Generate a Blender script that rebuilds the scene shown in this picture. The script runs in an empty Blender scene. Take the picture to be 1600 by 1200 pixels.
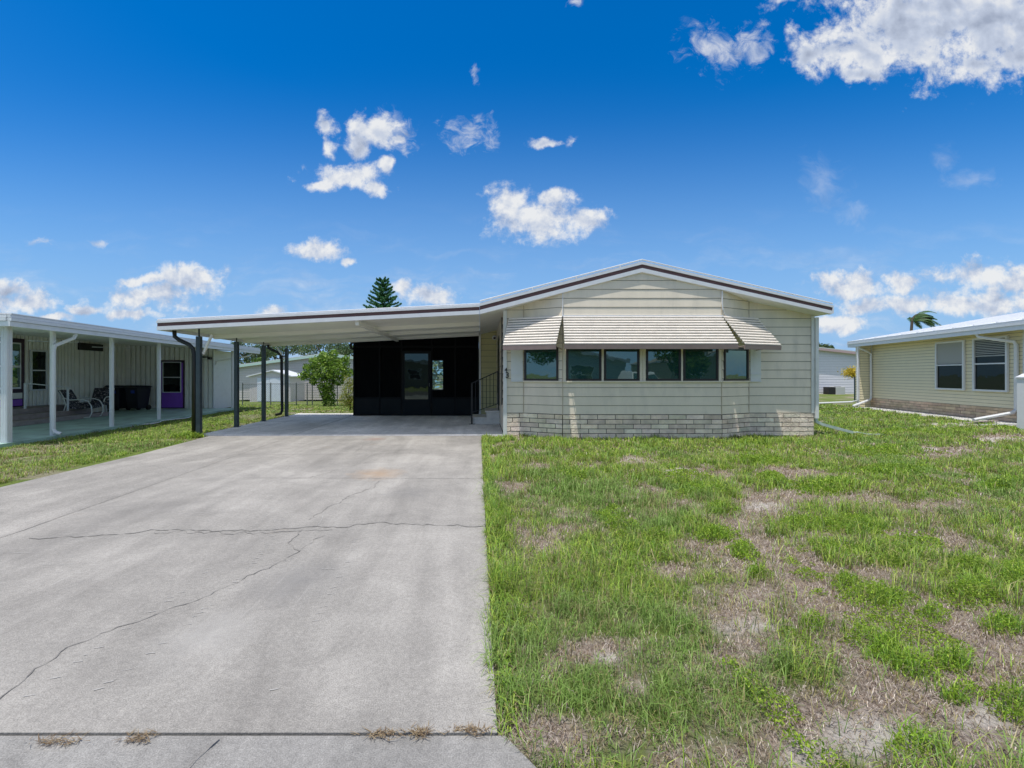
import bpy, math, random
import numpy as np
from mathutils import Vector, Matrix
S = bpy.context.scene
C = S.collection
R = math.radians
# ------------------------------------------------------------------ camera
F = 680.0; PX = 750.0; PY = 586.0; EYE = 1.45
cd = bpy.data.cameras.new('camera'); cam = bpy.data.objects.new('camera', cd); C.objects.link(cam)
cam.location = (0, 0, EYE); cam.rotation_euler = (R(90), 0, 0)
cd.sensor_width = 36; cd.lens = F/1600*36; cd.shift_x = 50/1600; cd.shift_y = -14/1600
cd.clip_start = .05; cd.clip_end = 4000
S.camera = cam
def G(px, py, z=0.0):        # a ground point measured off the photograph
    Y = (EYE-z)*F/(py-PY); return ((px-PX)/F*Y, Y)
# ------------------------------------------------------------------ exposure
S.view_settings.view_transform = 'Standard'; S.view_settings.look = 'None'
S.view_settings.gamma = 1; S.view_settings.exposure = 0.3
S.render.engine = 'CYCLES'
S.cycles.max_bounces = 8; S.cycles.transparent_max_bounces = 12
# ------------------------------------------------------------------ sun
SD = Vector((.19, .185, -1)).normalized()
sl = bpy.data.lights.new('sun', 'SUN'); sl.energy = 3.5; sl.angle = R(.53); sl.color = (1, .965, .91)
so = bpy.data.objects.new('sun', sl); C.objects.link(so)
so.rotation_euler = SD.to_track_quat('-Z', 'Y').to_euler(); so.location = (-5, -5, 30)
# ------------------------------------------------------------------ world
W = bpy.data.worlds.new('World'); S.world = W; W.use_nodes = True
wt = W.node_tree; wt.nodes.clear()
def N(t, kind, **kw):
    n = t.nodes.new(kind)
    for k, v in kw.items(): setattr(n, k, v)
    return n
def world():
    t = wt; L = t.links.new
    def vm(op, a, b=None, c=None):
        n = N(t, 'ShaderNodeVectorMath', operation=op)
        for i, x in enumerate((a, b, c)):
            if x is None: continue
            if isinstance(x, (tuple, list)): n.inputs[i].default_value = x
            else: L(x, n.inputs[i])
        return n.outputs['Value'] if op in ('LENGTH', 'DOT_PRODUCT') else n.outputs[0]
    def mt(op, a, b=None, c=None, clamp=False):
        n = N(t, 'ShaderNodeMath', operation=op, use_clamp=clamp)
        for i, x in enumerate((a, b, c)):
            if x is None: continue
            if isinstance(x, (int, float)): n.inputs[i].default_value = x
            else: L(x, n.inputs[i])
        return n.outputs[0]
    sky = N(t, 'ShaderNodeTexSky', sky_type='NISHITA', sun_disc=False)
    sky.sun_elevation = R(75.7); sky.sun_rotation = R(229.9)
    sky.air_density = 1.0; sky.dust_density = .35; sky.ozone_density = 3.0; sky.altitude = 10
    hsv = N(t, 'ShaderNodeHueSaturation'); L(sky.outputs[0], hsv.inputs['Color'])
    hsv.inputs['Hue'].default_value = .506; hsv.inputs['Saturation'].default_value = 1.47; hsv.inputs['Value'].default_value = 1.04
    b1 = N(t, 'ShaderNodeBackground'); L(hsv.outputs[0], b1.inputs[0]); b1.inputs[1].default_value = .12
    tc = N(t, 'ShaderNodeTexCoord'); sp = N(t, 'ShaderNodeSeparateXYZ'); L(tc.outputs['Generated'], sp.inputs[0])
    ay = mt('MAXIMUM', mt('ABSOLUTE', sp.outputs[1]), .06)
    u = mt('DIVIDE', sp.outputs[0], ay); v = mt('DIVIDE', sp.outputs[2], ay)
    cb = N(t, 'ShaderNodeCombineXYZ'); L(u, cb.inputs[0]); L(v, cb.inputs[1]); p = cb.outputs[0]
    # soft domain warp so that the edges fray
    wn = N(t, 'ShaderNodeTexNoise'); L(p, wn.inputs['Vector']); wn.inputs['Scale'].default_value = 9; wn.inputs['Detail'].default_value = 5
    w = vm('MULTIPLY_ADD', wn.outputs['Color'], (.09, .075, 0), (-.045, -.0375, 0))
    q = vm('ADD', p, w)
    # cumulus: px centre, radii, weight
    B = [(1490,35,210,85),(1400,60,150,50),(1430,45,170,62),(1560,35,130,85),(1340,78,90,38),(1275,85,45,25),(1530,105,75,28),(1480,10,160,60),(1345,118,30,14),(1590,90,60,35),
         (588,205,40,28),(562,232,22,22),(620,212,18,12),(510,205,18,26),(512,232,11,16),(545,272,58,22),(500,288,26,9),(588,294,18,16),(602,258,11,14),
         (838,338,80,34),(800,318,36,28),(902,344,44,24),(868,305,28,16),
         (500,390,45,13),(545,402,12,7),(305,437,58,24),(240,470,72,26),(225,442,34,11),(130,487,28,9),(35,472,55,20),(10,455,34,14),
         (662,463,44,20),(630,446,20,16),(425,487,24,9),(1330,447,64,24),(1410,437,38,17),(1440,472,64,16),(1522,432,58,26),(1505,476,90,18),
         (1592,440,34,30),(1312,500,50,15),(1570,474,60,22),(1345,478,60,14),(845,223,30,8),(80,500,50,8),(210,497,55,8)]
    m = None
    for (a, b, rx, ry) in B:
        cx = (a-PX)/F; cy = (PY-b)/F; rx = rx*1.02/F; ry = ry*1.02/F
        l = vm('LENGTH', vm('MULTIPLY_ADD', q, (1/rx, 1/ry, 0), (-cx/rx, -cy/ry, 0)))
        if m is None: m = l
        else:
            n = N(t, 'ShaderNodeMath', operation='SMOOTH_MIN'); L(m, n.inputs[0]); L(l, n.inputs[1]); n.inputs[2].default_value = .12
            m = n.outputs[0]
    f1 = N(t, 'ShaderNodeTexNoise'); L(p, f1.inputs['Vector']); f1.inputs['Scale'].default_value = 15
    f1.inputs['Detail'].default_value = 10; f1.inputs['Roughness'].default_value = .66; f1.inputs['Distortion'].default_value = .15
    f2 = N(t, 'ShaderNodeTexNoise'); L(vm('ADD', p, (-.006, .024, 0)), f2.inputs['Vector']); f2.inputs['Scale'].default_value = 15
    f2.inputs['Detail'].default_value = 7; f2.inputs['Roughness'].default_value = .5; f2.inputs['Distortion'].default_value = .15
    d = mt('ADD', mt('SUBTRACT', 1.08, m), mt('MULTIPLY', mt('SUBTRACT', f1.outputs[0], .5), 3.1))
    def ss(x, lo, hi):
        n = N(t, 'ShaderNodeMapRange', interpolation_type='SMOOTHSTEP'); L(x, n.inputs[0]); n.inputs[1].default_value = lo; n.inputs[2].default_value = hi
        return n.outputs[0]
    den = mt('MULTIPLY', ss(d, -.15, .75), .96)
    # wispy fragments: px centre, radii
    m2 = None
    for (a, b, rx, ry) in [(1120,78,50,34),(1165,75,42,28),(735,210,40,24),(890,217,12,9),(900,3,16,7),(1215,3,24,7),(745,115,7,12),(65,378,20,6),(150,377,16,5),(615,205,34,26)]:
        cx = (a-PX)/F; cy = (PY-b)/F; rx = rx*1.3/F; ry = ry*1.3/F
        l = vm('LENGTH', vm('MULTIPLY_ADD', q, (1/rx, 1/ry, 0), (-cx/rx, -cy/ry, 0)))
        m2 = l if m2 is None else mt('MINIMUM', m2, l)
    f3 = N(t, 'ShaderNodeTexNoise'); L(vm('MULTIPLY', q, (20, 26, 1)), f3.inputs['Vector']); f3.inputs['Scale'].default_value = 1
    f3.inputs['Detail'].default_value = 11; f3.inputs['Roughness'].default_value = .66; f3.inputs['Distortion'].default_value = .6
    wis = mt('MULTIPLY', ss(mt('ADD', mt('SUBTRACT', 1, m2), mt('MULTIPLY', mt('SUBTRACT', f3.outputs[0], .5), 3.6)), .05, 1.3), .7)
    m3 = None
    for (a, b, rx, ry) in [(1285,290,40,50),(1330,335,40,20),(1510,280,50,18),(1475,245,22,22)]:
        cx = (a-PX)/F; cy = (PY-b)/F; l = vm('LENGTH', vm('MULTIPLY_ADD', q, (F/(rx*1.3), F/(ry*1.3), 0), (-cx*F/(rx*1.3), -cy*F/(ry*1.3), 0)))
        m3 = l if m3 is None else mt('MINIMUM', m3, l)
    wis = mt('MAXIMUM', wis, mt('MULTIPLY', ss(mt('ADD', mt('SUBTRACT', 1, m3), mt('MULTIPLY', mt('SUBTRACT', f3.outputs[0], .5), 2.0)), .1, 1.2), .22))
    # thin veil low in the sky
    f4 = N(t, 'ShaderNodeTexNoise'); L(vm('MULTIPLY', q, (3, 13, 1)), f4.inputs['Vector']); f4.inputs['Scale'].default_value = 1.3
    f4.inputs['Detail'].default_value = 8; f4.inputs['Roughness'].default_value = .6
    low = ss(v, .42, .02)
    veil = mt('MULTIPLY', mt('MULTIPLY', ss(f4.outputs[0], .46, .75), low), .6)
    f5 = N(t, 'ShaderNodeTexNoise'); L(vm('MULTIPLY', tc.outputs['Generated'], (3, 3, 3)), f5.inputs['Vector']); f5.inputs['Scale'].default_value = 1.2; f5.inputs['Detail'].default_value = 7
    over = mt('MAXIMUM', ss(v, 1.05, 2.0), mt('MULTIPLY', ss(sp.outputs[1], .0, -.2), ss(v, .25, .6)))  # unseen cloud cover added overhead and behind to whiten and brighten the shade
    over = mt('MULTIPLY', over, mt('ADD', .45, mt('MULTIPLY', ss(f5.outputs[0], .4, .6), .5)))
    front = ss(sp.outputs[1], -.1, .05)
    den = mt('MAXIMUM', mt('MULTIPLY', mt('MAXIMUM', den, wis), front), mt('MAXIMUM', veil, over), clamp=True)
    rel = mt('MULTIPLY', mt('SUBTRACT', f1.outputs[0], f2.outputs[0]), 2.2)
    core = mt('MULTIPLY', ss(d, .5, 1.3), ss(v, .35, .75))
    br = mt('SUBTRACT', mt('ADD', .74, rel), mt('MULTIPLY', core, .42))
    cr = N(t, 'ShaderNodeValToRGB'); L(br, cr.inputs[0])
    e = cr.color_ramp.elements; e[0].position = .15; e[0].color = (.34, .39, .50, 1); e[1].position = .95; e[1].color = (.80, .81, .82, 1)
    x = cr.color_ramp.elements.new(.55); x.color = (.52, .58, .70, 1)
    b2 = N(t, 'ShaderNodeBackground'); L(cr.outputs[0], b2.inputs[0]); b2.inputs[1].default_value = .86
    den = mt('MULTIPLY', den, mt('GREATER_THAN', v, 0))
    b3 = N(t, 'ShaderNodeBackground'); b3.inputs[0].default_value = (.31, .56, .93, 1); b3.inputs[1].default_value = .72
    m0 = N(t, 'ShaderNodeMixShader'); L(mt('MULTIPLY', mt('POWER', ss(v, .8, .0), 1.7), .95), m0.inputs[0]); L(b1.outputs[0], m0.inputs[1]); L(b3.outputs[0], m0.inputs[2])
    mx = N(t, 'ShaderNodeMixShader'); L(den, mx.inputs[0]); L(m0.outputs[0], mx.inputs[1]); L(b2.outputs[0], mx.inputs[2])
    o = N(t, 'ShaderNodeOutputWorld'); L(mx.outputs[0], o.inputs[0])
world()
# ------------------------------------------------------------------ materials
def mat(name, col, rough=.6, metal=0, noise=0, nscale=8, bump=0, bscale=60, spec=.5, attr=None, transl=0, stretch=None, dirt=None, dscale=2):
    m = bpy.data.materials.new(name); m.use_nodes = True; t = m.node_tree; L = t.links.new
    b = t.nodes['Principled BSDF']; b.inputs['Roughness'].default_value = rough; b.inputs['Metallic'].default_value = metal
    b.inputs['Specular IOR Level'].default_value = spec
    tc = N(t, 'ShaderNodeTexCoord'); src = tc.outputs['Object']
    if stretch:
        mp = N(t, 'ShaderNodeMapping'); L(src, mp.inputs[0]); mp.inputs['Scale'].default_value = stretch; src = mp.outputs[0]
    cs = None
    if attr:
        a = N(t, 'ShaderNodeAttribute', attribute_name=attr); cs = a.outputs['Color']
    if noise:
        n = N(t, 'ShaderNodeTexNoise'); L(src, n.inputs['Vector']); n.inputs['Scale'].default_value = nscale; n.inputs['Detail'].default_value = 6
        mr = N(t, 'ShaderNodeMapRange'); L(n.outputs[0], mr.inputs[0]); mr.inputs[1].default_value = .3; mr.inputs[2].default_value = .7
        mr.inputs[3].default_value = 1-noise; mr.inputs[4].default_value = 1+noise
        vm = N(t, 'ShaderNodeVectorMath', operation='SCALE'); L(mr.outputs[0], vm.inputs['Scale'])
        if cs: L(cs, vm.inputs[0])
        else: vm.inputs[0].default_value = col[:3]
        cs = vm.outputs[0]
    if dirt:
        n = N(t, 'ShaderNodeTexNoise'); L(src, n.inputs['Vector']); n.inputs['Scale'].default_value = dscale; n.inputs['Detail'].default_value = 8
        n.inputs['Roughness'].default_value = .65
        mr = N(t, 'ShaderNodeMapRange'); L(n.outputs[0], mr.inputs[0]); mr.inputs[1].default_value = .52; mr.inputs[2].default_value = .75; mr.inputs[4].default_value = dirt[3]
        mx = N(t, 'ShaderNodeMixRGB'); L(mr.outputs[0], mx.inputs[0]); mx.inputs[2].default_value = (*dirt[:3], 1)
        if cs: L(cs, mx.inputs[1])
        else: mx.inputs[1].default_value = (*col[:3], 1)
        cs = mx.outputs[0]
    if cs: L(cs, b.inputs['Base Color'])
    else: b.inputs['Base Color'].default_value = (*col[:3], 1)
    if bump:
        n = N(t, 'ShaderNodeTexNoise'); L(src, n.inputs['Vector']); n.inputs['Scale'].default_value = bscale; n.inputs['Detail'].default_value = 5
        bp = N(t, 'ShaderNodeBump'); L(n.outputs[0], bp.inputs['Height']); bp.inputs['Strength'].default_value = bump; bp.inputs['Distance'].default_value = .02
        L(bp.outputs[0], b.inputs['Normal'])
    if transl:
        tr = N(t, 'ShaderNodeBsdfTranslucent')
        if cs: L(cs, tr.inputs[0])
        else: tr.inputs[0].default_value = (*col[:3], 1)
        mx = N(t, 'ShaderNodeMixShader'); mx.inputs[0].default_value = transl
        L(b.outputs[0], mx.inputs[1]); L(tr.outputs[0], mx.inputs[2]); L(mx.outputs[0], t.nodes['Material Output'].inputs[0])
    return m
def glass_mat(name, tint, refl=.3, rough=.015, wave=.02):
    m = bpy.data.materials.new(name); m.use_nodes = True; t = m.node_tree; L = t.links.new
    b = t.nodes['Principled BSDF']; b.inputs['Base Color'].default_value = (*tint, 1); b.inputs['Roughness'].default_value = .25; b.inputs['Specular IOR Level'].default_value = .08
    g = N(t, 'ShaderNodeBsdfGlossy'); g.inputs['Roughness'].default_value = rough; g.inputs[0].default_value = (.75, .95, .86, 1)
    n = N(t, 'ShaderNodeTexNoise'); tc = N(t, 'ShaderNodeTexCoord'); L(tc.outputs['Object'], n.inputs['Vector']); n.inputs['Scale'].default_value = 2.2
    bp = N(t, 'ShaderNodeBump'); bp.inputs['Strength'].default_value = wave; bp.inputs['Distance'].default_value = .1; L(n.outputs[0], bp.inputs['Height']); L(bp.outputs[0], g.inputs['Normal'])
    mx = N(t, 'ShaderNodeMixShader'); mx.inputs[0].default_value = refl
    L(b.outputs[0], mx.inputs[1]); L(g.outputs[0], mx.inputs[2]); L(mx.outputs[0], t.nodes['Material Output'].inputs[0])
    return m
M = dict(
 cream=mat('cream_trim', (.79,.70,.56), .5, noise=.04),
 siding=mat('siding', (1,1,1), .5, noise=.05, nscale=3, bump=.08, bscale=90, attr='tint', dirt=(.48,.44,.36,.35), dscale=3.2, stretch=(1.4,1.4,.45)),
 yellow=mat('yellow_siding', (1,1,1), .6, noise=.05, nscale=3, attr='tint'),
 trim=mat('trim_white', (.74,.74,.71), .4, noise=.04, nscale=4, dirt=(.45,.43,.38,.3), dscale=5),
 white=mat('white_paint', (.72,.73,.75), .42, noise=.03, nscale=6, dirt=(.5,.49,.45,.25), dscale=4),
 brown=mat('brown_trim', (.135,.062,.058), .5, noise=.3, nscale=12, stretch=(.4,1,4)),
 bronze=mat('bronze_frame', (.018,.013,.011), .4),
 pane=glass_mat('window_glass', (.007,.042,.040), .17),
 pane2=glass_mat('dark_glass', (.004,.005,.006), .03),
 panedoor=glass_mat('door_glass', (.002,.002,.002), .07),
 panebright=glass_mat('louvre_glass', (.01,.02,.012), .65, .03, .25),
 awn=mat('awning_metal', (1,1,1), .38, attr='tint', noise=.06, nscale=5, dirt=(.5,.42,.38,.3), dscale=7),
 lip=mat('awning_lip', (.33,.24,.22), .45, noise=.1, nscale=6),
 brick=mat('slump_brick', (.47,.40,.33), .9, noise=.2, nscale=5, bump=1.0, bscale=32, attr='tint', dirt=(.42,.35,.28,.4), dscale=9),
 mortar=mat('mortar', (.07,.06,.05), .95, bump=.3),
 ceil=mat('carport_ceiling', (.88,.86,.79), .35, noise=.03, nscale=2),
 post=mat('post_paint', (.045,.062,.07), .32, noise=.15, nscale=6),
 dark=mat('porch_frame_black', (.004,.004,.0045), .6, spec=.2), black=mat('black_metal', (.012,.012,.013), .4),
 screen=mat('black_screen', (.006,.0062,.0065), .9, spec=.05, noise=.35, nscale=3, stretch=(9,1,.6)),
 knee=mat('knee_panel', (.006,.008,.009), .5, spec=.2, noise=.2, nscale=3),
 cblock=mat('step_concrete', (.70,.67,.61), .85, noise=.1, nscale=7, bump=.2, bscale=80),
 lwall=mat('left_wall', (.90,.87,.81), .5, noise=.04, nscale=3),
 purple=mat('purple_door', (.26,.085,.58), .45, noise=.06),
 dpurple=mat('dark_purple', (.04,.015,.035), .5),
 pgreen=mat('patio_green', (.36,.52,.45), .4, noise=.22, nscale=1.6, dirt=(.10,.13,.12,.7), dscale=2.2),
 plank=mat('porch_step', (.30,.25,.235), .8, noise=.15, nscale=6),
 fabric=mat('floral_fabric', (.02,.02,.03), .8, dirt=(.75,.68,.66,1), dscale=17),
 bin=mat('bin_plastic', (.008,.009,.018), .35),
 blue=mat('blue_label', (.02,.06,.35), .5),
 rwall=mat('right_siding', (1,1,1), .5, noise=.03, nscale=3, attr='tint'), soff=mat('yellow_soffit', (.68,.62,.42), .5),
 rbrick=mat('right_brick', (.36,.28,.20), .9, noise=.2, nscale=5, bump=.6, bscale=40, attr='tint'),
 blind=mat('blinds', (.36,.36,.34), .6),
 gravel=mat('gravel', (.62,.60,.55), .95, noise=.3, nscale=30, bump=1, bscale=60),
 mint=mat('mint_trim', (.50,.66,.58), .5), pinkwall=mat('far_wall', (1,1,1), .6, noise=.04, attr='tint'),
 farroof=mat('far_roof', (.62,.66,.64), .5), lilac=mat('far_lilac', (.62,.60,.66), .6),
 rose=mat('rose_trim', (.50,.36,.36), .6), shed=mat('shed_metal', (.66,.61,.62), .5, noise=.05), sheddoor=mat('shed_door', (.70,.74,.84), .5),
 galv=mat('galvanised', (.20,.21,.21), .45, .6), bark=mat('bark', (.10,.075,.055), .95, noise=.3, nscale=10, bump=.8, bscale=20),
 leaf=mat('leaf', (.1,.1,.1), .5, attr='tint', transl=.35, spec=.3),
 blade=mat('grass_blade', (.1,.1,.1), .55, attr='tint', transl=.3, spec=.25),
 asphalt=mat('asphalt', (.085,.083,.08), .95, noise=.12, nscale=4, bump=.4, bscale=90),
 crack=mat('crack_dirt', (.205,.194,.182), 1, noise=.3, nscale=20), carpaint=mat('car_paint', (.62,.63,.64), .2), tyre=mat('tyre', (.015,.015,.015), .8),
 acgrey=mat('appliance_grey', (.50,.50,.48), .6), dgreen=mat('green_paint', (.01,.05,.05), .5), tan=mat('tan_wall', (.50,.42,.31), .7),
 greyroof=mat('shingle_grey', (.20,.19,.18), .9, noise=.2, nscale=20), pvc=mat('green_white_pipe', (.55,.62,.56), .5, noise=.08),
)
def concrete(name, base, seed=0, streak=True):
    m = bpy.data.materials.new(name); m.use_nodes = True; t = m.node_tree; L = t.links.new
    b = t.nodes['Principled BSDF']; b.inputs['Roughness'].default_value = .88; b.inputs['Specular IOR Level'].default_value = .3
    tc = N(t, 'ShaderNodeTexCoord'); src = tc.outputs['Object']
    def noise(scale, st=(1,1,1), det=8, rough=.6, dist=0, off=0):
        mp = N(t, 'ShaderNodeMapping'); L(src, mp.inputs[0]); mp.inputs['Scale'].default_value = st; mp.inputs['Location'].default_value = (off+seed, off, 0)
        n = N(t, 'ShaderNodeTexNoise'); L(mp.outputs[0], n.inputs['Vector']); n.inputs['Scale'].default_value = scale
        n.inputs['Detail'].default_value = det; n.inputs['Roughness'].default_value = rough; n.inputs['Distortion'].default_value = dist
        return n.outputs[0]
    def rng(x, a, b_, c, d):
        n = N(t, 'ShaderNodeMapRange'); L(x, n.inputs[0])
        for i, v in enumerate((a, b_, c, d)): n.inputs[i+1].default_value = v
        return n.outputs[0]
    def mul(a, b_):
        n = N(t, 'ShaderNodeMath', operation='MULTIPLY'); L(a, n.inputs[0]); L(b_, n.inputs[1]); return n.outputs[0]
    v = rng(noise(.55, dist=.6), .3, .7, .76, 1.22)
    v = mul(v, rng(noise(3.2, dist=.8, off=5), .3, .7, .90, 1.10))
    v = mul(v, rng(noise(1.1, (2.6,.35,1), dist=.5, off=9), .3, .7, .84, 1.14))
    v = mul(v, rng(noise(170, det=3, off=3), .3, .7, .66, 1.34))
    v = mul(v, rng(noise(38, det=4, off=31), .3, .7, .86, 1.14))
    col = N(t, 'ShaderNodeVectorMath', operation='SCALE'); col.inputs[0].default_value = base; L(v, col.inputs['Scale'])
    c = col.outputs[0]
    def mix(fac, colr, c):
        mx = N(t, 'ShaderNodeMixRGB'); L(fac, mx.inputs[0]); L(c, mx.inputs[1]); mx.inputs[2].default_value = (*colr, 1); return mx.outputs[0]
    if streak:
        c = mix(mul(rng(noise(2.2, (7,.6,1), det=9, rough=.72, dist=1.2, off=17), .60, .74, 0, .5), rng(noise(.9, off=40), .42, .6, 0, 1)), (.46,.445,.42), c)
        c = mix(mul(rng(noise(5, (1.2,6,1), det=9, rough=.75, dist=1.5, off=27), .63, .72, 0, .7), rng(noise(.8, off=50), .48, .6, 0, 1)), (.48,.465,.44), c)
        c = mix(rng(noise(.8, (1,1.6,1), det=6, off=70), .66, .80, 0, .5), (.30,.22,.15), c)
        c = mix(rng(noise(.7, (1,.8,1), det=10, rough=.7, off=90), .52, .74, 0, .38), (.13,.125,.12), c)
    if seed == 0:
        for (sx, sy, rad, colr) in ((*G(590,740), .55, (.42,.27,.15)), (*G(586,686), .35, (.26,.13,.09)), (*G(470,905), .5, (.19,.185,.18)), (*G(640,770), .45, (.17,.165,.16)), (*G(330,990), .4, (.36,.345,.325))):
            mp = N(t, 'ShaderNodeVectorMath', operation='SUBTRACT'); L(src, mp.inputs[0]); mp.inputs[1].default_value = (sx, sy, 0)
            ln = N(t, 'ShaderNodeVectorMath', operation='LENGTH'); L(mp.outputs[0], ln.inputs[0])
            ad = N(t, 'ShaderNodeMath', operation='MULTIPLY_ADD'); L(noise(6, off=sx), ad.inputs[0]); ad.inputs[1].default_value = rad*1.3; L(ln.outputs['Value'], ad.inputs[2])
            c = mix(rng(ad.outputs[0], rad*1.5, rad*.55, 0, .55), colr, c)
    L(c, b.inputs['Base Color'])
    bp = N(t, 'ShaderNodeBump'); L(noise(110, det=5), bp.inputs['Height']); bp.inputs['Strength'].default_value = .5; bp.inputs['Distance'].default_value = .006
    L(bp.outputs[0], b.inputs['Normal'])
    return m
M['drive'] = concrete('driveway_concrete', (.298,.281,.258))
M['slab'] = concrete('carport_concrete', (.74,.725,.70), 33, False)
M['apron'] = concrete('apron_concrete', (.26,.25,.236), 77)
def soil_mat():
    m = bpy.data.materials.new('lawn_soil'); m.use_nodes = True; t = m.node_tree; L = t.links.new
    b = t.nodes['Principled BSDF']; b.inputs['Roughness'].default_value = .95; b.inputs['Specular IOR Level'].default_value = .15
    tc = N(t, 'ShaderNodeTexCoord'); a = N(t, 'ShaderNodeAttribute', attribute_name='cover'); sp = N(t, 'ShaderNodeSeparateColor'); L(a.outputs['Color'], sp.inputs[0])
    def noise(scale, det=8, rough=.65, st=(1,1,1)):
        mp = N(t, 'ShaderNodeMapping'); L(tc.outputs['Object'], mp.inputs[0]); mp.inputs['Scale'].default_value = st
        n = N(t, 'ShaderNodeTexNoise'); L(mp.outputs[0], n.inputs['Vector']); n.inputs['Scale'].default_value = scale; n.inputs['Detail'].default_value = det; n.inputs['Roughness'].default_value = rough
        return n.outputs[0]
    def ramp(x, els):
        r = N(t, 'ShaderNodeValToRGB'); L(x, r.inputs[0]); e = r.color_ramp.elements
        e[0].position, e[0].color = els[0][0], (*els[0][1], 1); e[1].position, e[1].color = els[-1][0], (*els[-1][1], 1)
        for q, c in els[1:-1]:
            z = e.new(q); z.color = (*c, 1)
        return r.outputs[0]
    def mix(f, c1, c2):
        mx = N(t, 'ShaderNodeMixRGB'); L(f, mx.inputs[0]); L(c1, mx.inputs[1]); L(c2, mx.inputs[2]); return mx.outputs[0]
    thatch = ramp(noise(38, 10, .75), [(.3,(.09,.065,.05)),(.48,(.27,.215,.175)),(.6,(.40,.345,.30)),(.75,(.55,.49,.44))])
    green = ramp(noise(9, 10, .8), [(.3,(.06,.09,.02)),(.5,(.12,.17,.035)),(.62,(.19,.22,.06)),(.75,(.28,.26,.12))])
    sand = ramp(noise(22, 8, .7), [(.3,(.36,.32,.28)),(.7,(.62,.58,.53))])
    c = mix(sp.outputs[0], green, thatch); c = mix(sp.outputs[1], c, sand)
    L(c, b.inputs['Base Color'])
    bp = N(t, 'ShaderNodeBump'); L(noise(45, 8, .7), bp.inputs['Height']); bp.inputs['Strength'].default_value = .9; bp.inputs['Distance'].default_value = .03
    L(bp.outputs[0], b.inputs['Normal'])
    return m
M['soil'] = soil_mat()
# ------------------------------------------------------------------ mesh helper
class MB:
    def __init__(s): s.v = []; s.f = []; s.c = []
    def poly(s, pts, col=None):
        i = len(s.v); s.v += [tuple(p) for p in pts]; s.f.append(tuple(range(i, i+len(pts))))
        s.c += [col or (1,1,1)]*len(pts)
        return s
    def hull(s, a, b, col=None):           # prism from two rings of equal length
        n = len(a); i = len(s.v); s.v += [tuple(p) for p in a]+[tuple(p) for p in b]; s.c += [col or (1,1,1)]*(2*n)
        s.f.append(tuple(range(i+n-1, i-1, -1))); s.f.append(tuple(range(i+n, i+2*n)))
        for k in range(n):
            l = (k+1) % n; s.f.append((i+k, i+l, i+n+l, i+n+k))
        return s
    def box(s, x0, x1, y0, y1, z0, z1, col=None):
        return s.hull([(x0,y0,z0),(x1,y0,z0),(x1,y1,z0),(x0,y1,z0)], [(x0,y0,z1),(x1,y0,z1),(x1,y1,z1),(x0,y1,z1)], col)
    def obox(s, p0, p1, n, t0, t1, z0, z1, col=None):   # box along p0->p1 (2D), from t0 to t1 out along n
        r = [(p0[0]+n[0]*t0, p0[1]+n[1]*t0), (p1[0]+n[0]*t0, p1[1]+n[1]*t0), (p1[0]+n[0]*t1, p1[1]+n[1]*t1), (p0[0]+n[0]*t1, p0[1]+n[1]*t1)]
        return s.hull([(x,y,z0) for x, y in r], [(x,y,z1) for x, y in r], col)
    def tube(s, pts, r, n=8, r1=None, flat=1.0, cap=True, col=None):
        P = [Vector(p) for p in pts]; i = len(s.v); m = len(P); rr = [r+(0 if r1 is None else (r1-r)*k/(m-1)) for k in range(m)]
        up0 = None
        for k in range(m):
            d = (P[min(k+1, m-1)]-P[max(k-1, 0)]).normalized()
            if up0 is None:
                up0 = Vector((0,0,1)) if abs(d.z) < .9 else Vector((0,1,0))
            x = d.cross(up0).normalized(); y = x.cross(d).normalized(); up0 = y
            for j in range(n):
                a = 2*math.pi*(j+.5)/n
                q = P[k]+x*math.cos(a)*rr[k]+y*math.sin(a)*rr[k]*flat
                s.v.append(tuple(q)); s.c.append(col or (1,1,1))
        for k in range(m-1):
            for j in range(n):
                l = (j+1) % n; s.f.append((i+k*n+j, i+k*n+l, i+(k+1)*n+l, i+(k+1)*n+j))
        if cap:
            s.f.append(tuple(range(i+n-1, i-1, -1))); s.f.append(tuple(range(i+(m-1)*n, i+m*n)))
        return s
    def build(s, name, m, parent=None, smooth=False, bevel=0, tint=False):
        me = bpy.data.meshes.new(name); me.from_pydata(s.v, [], s.f); me.update()
        o = bpy.data.objects.new(name, me); C.objects.link(o); me.materials.append(M[m] if isinstance(m, str) else m)
        if tint:
            a = me.color_attributes.new('tint', 'FLOAT_COLOR', 'POINT'); a.data.foreach_set('color', np.array([(*c, 1) for c in s.c], np.float32).ravel())
        if smooth:
            me.polygons.foreach_set('use_smooth', [True]*len(me.polygons))
        if bevel:
            b = o.modifiers.new('bevel', 'BEVEL'); b.width = bevel; b.segments = 2; b.limit_method = 'ANGLE'
        if parent is not None: o.parent = parent
        return o
def tag(o, label, cat=None, group=None, kind=None):
    if label: o['label'] = label
    if cat: o['category'] = cat
    if group: o['group'] = group
    if kind: o['kind'] = kind
    return o
def thing(name, label, cat, loc=(0,0,0), rz=0, group=None):
    o = bpy.data.objects.new(name, None); C.objects.link(o); o.location = loc; o.rotation_euler = (0,0,rz); o.empty_display_size = .2
    return tag(o, label, cat, group)
def dup(root, loc, rz, label):
    r = root.copy(); C.objects.link(r); r.location = loc; r.rotation_euler = (0,0,rz); r['label'] = label
    for ch in list(root.children):
        c = ch.copy(); C.objects.link(c); c.parent = r
        for g in list(ch.children):
            d = g.copy(); C.objects.link(d); d.parent = c
    return r
def norm2(p0, p1):           # outward normal, facing the side on the right of p0->p1
    dx, dy = p1[0]-p0[0], p1[1]-p0[1]; l = math.hypot(dx, dy); return (dy/l, -dx/l)
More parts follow.
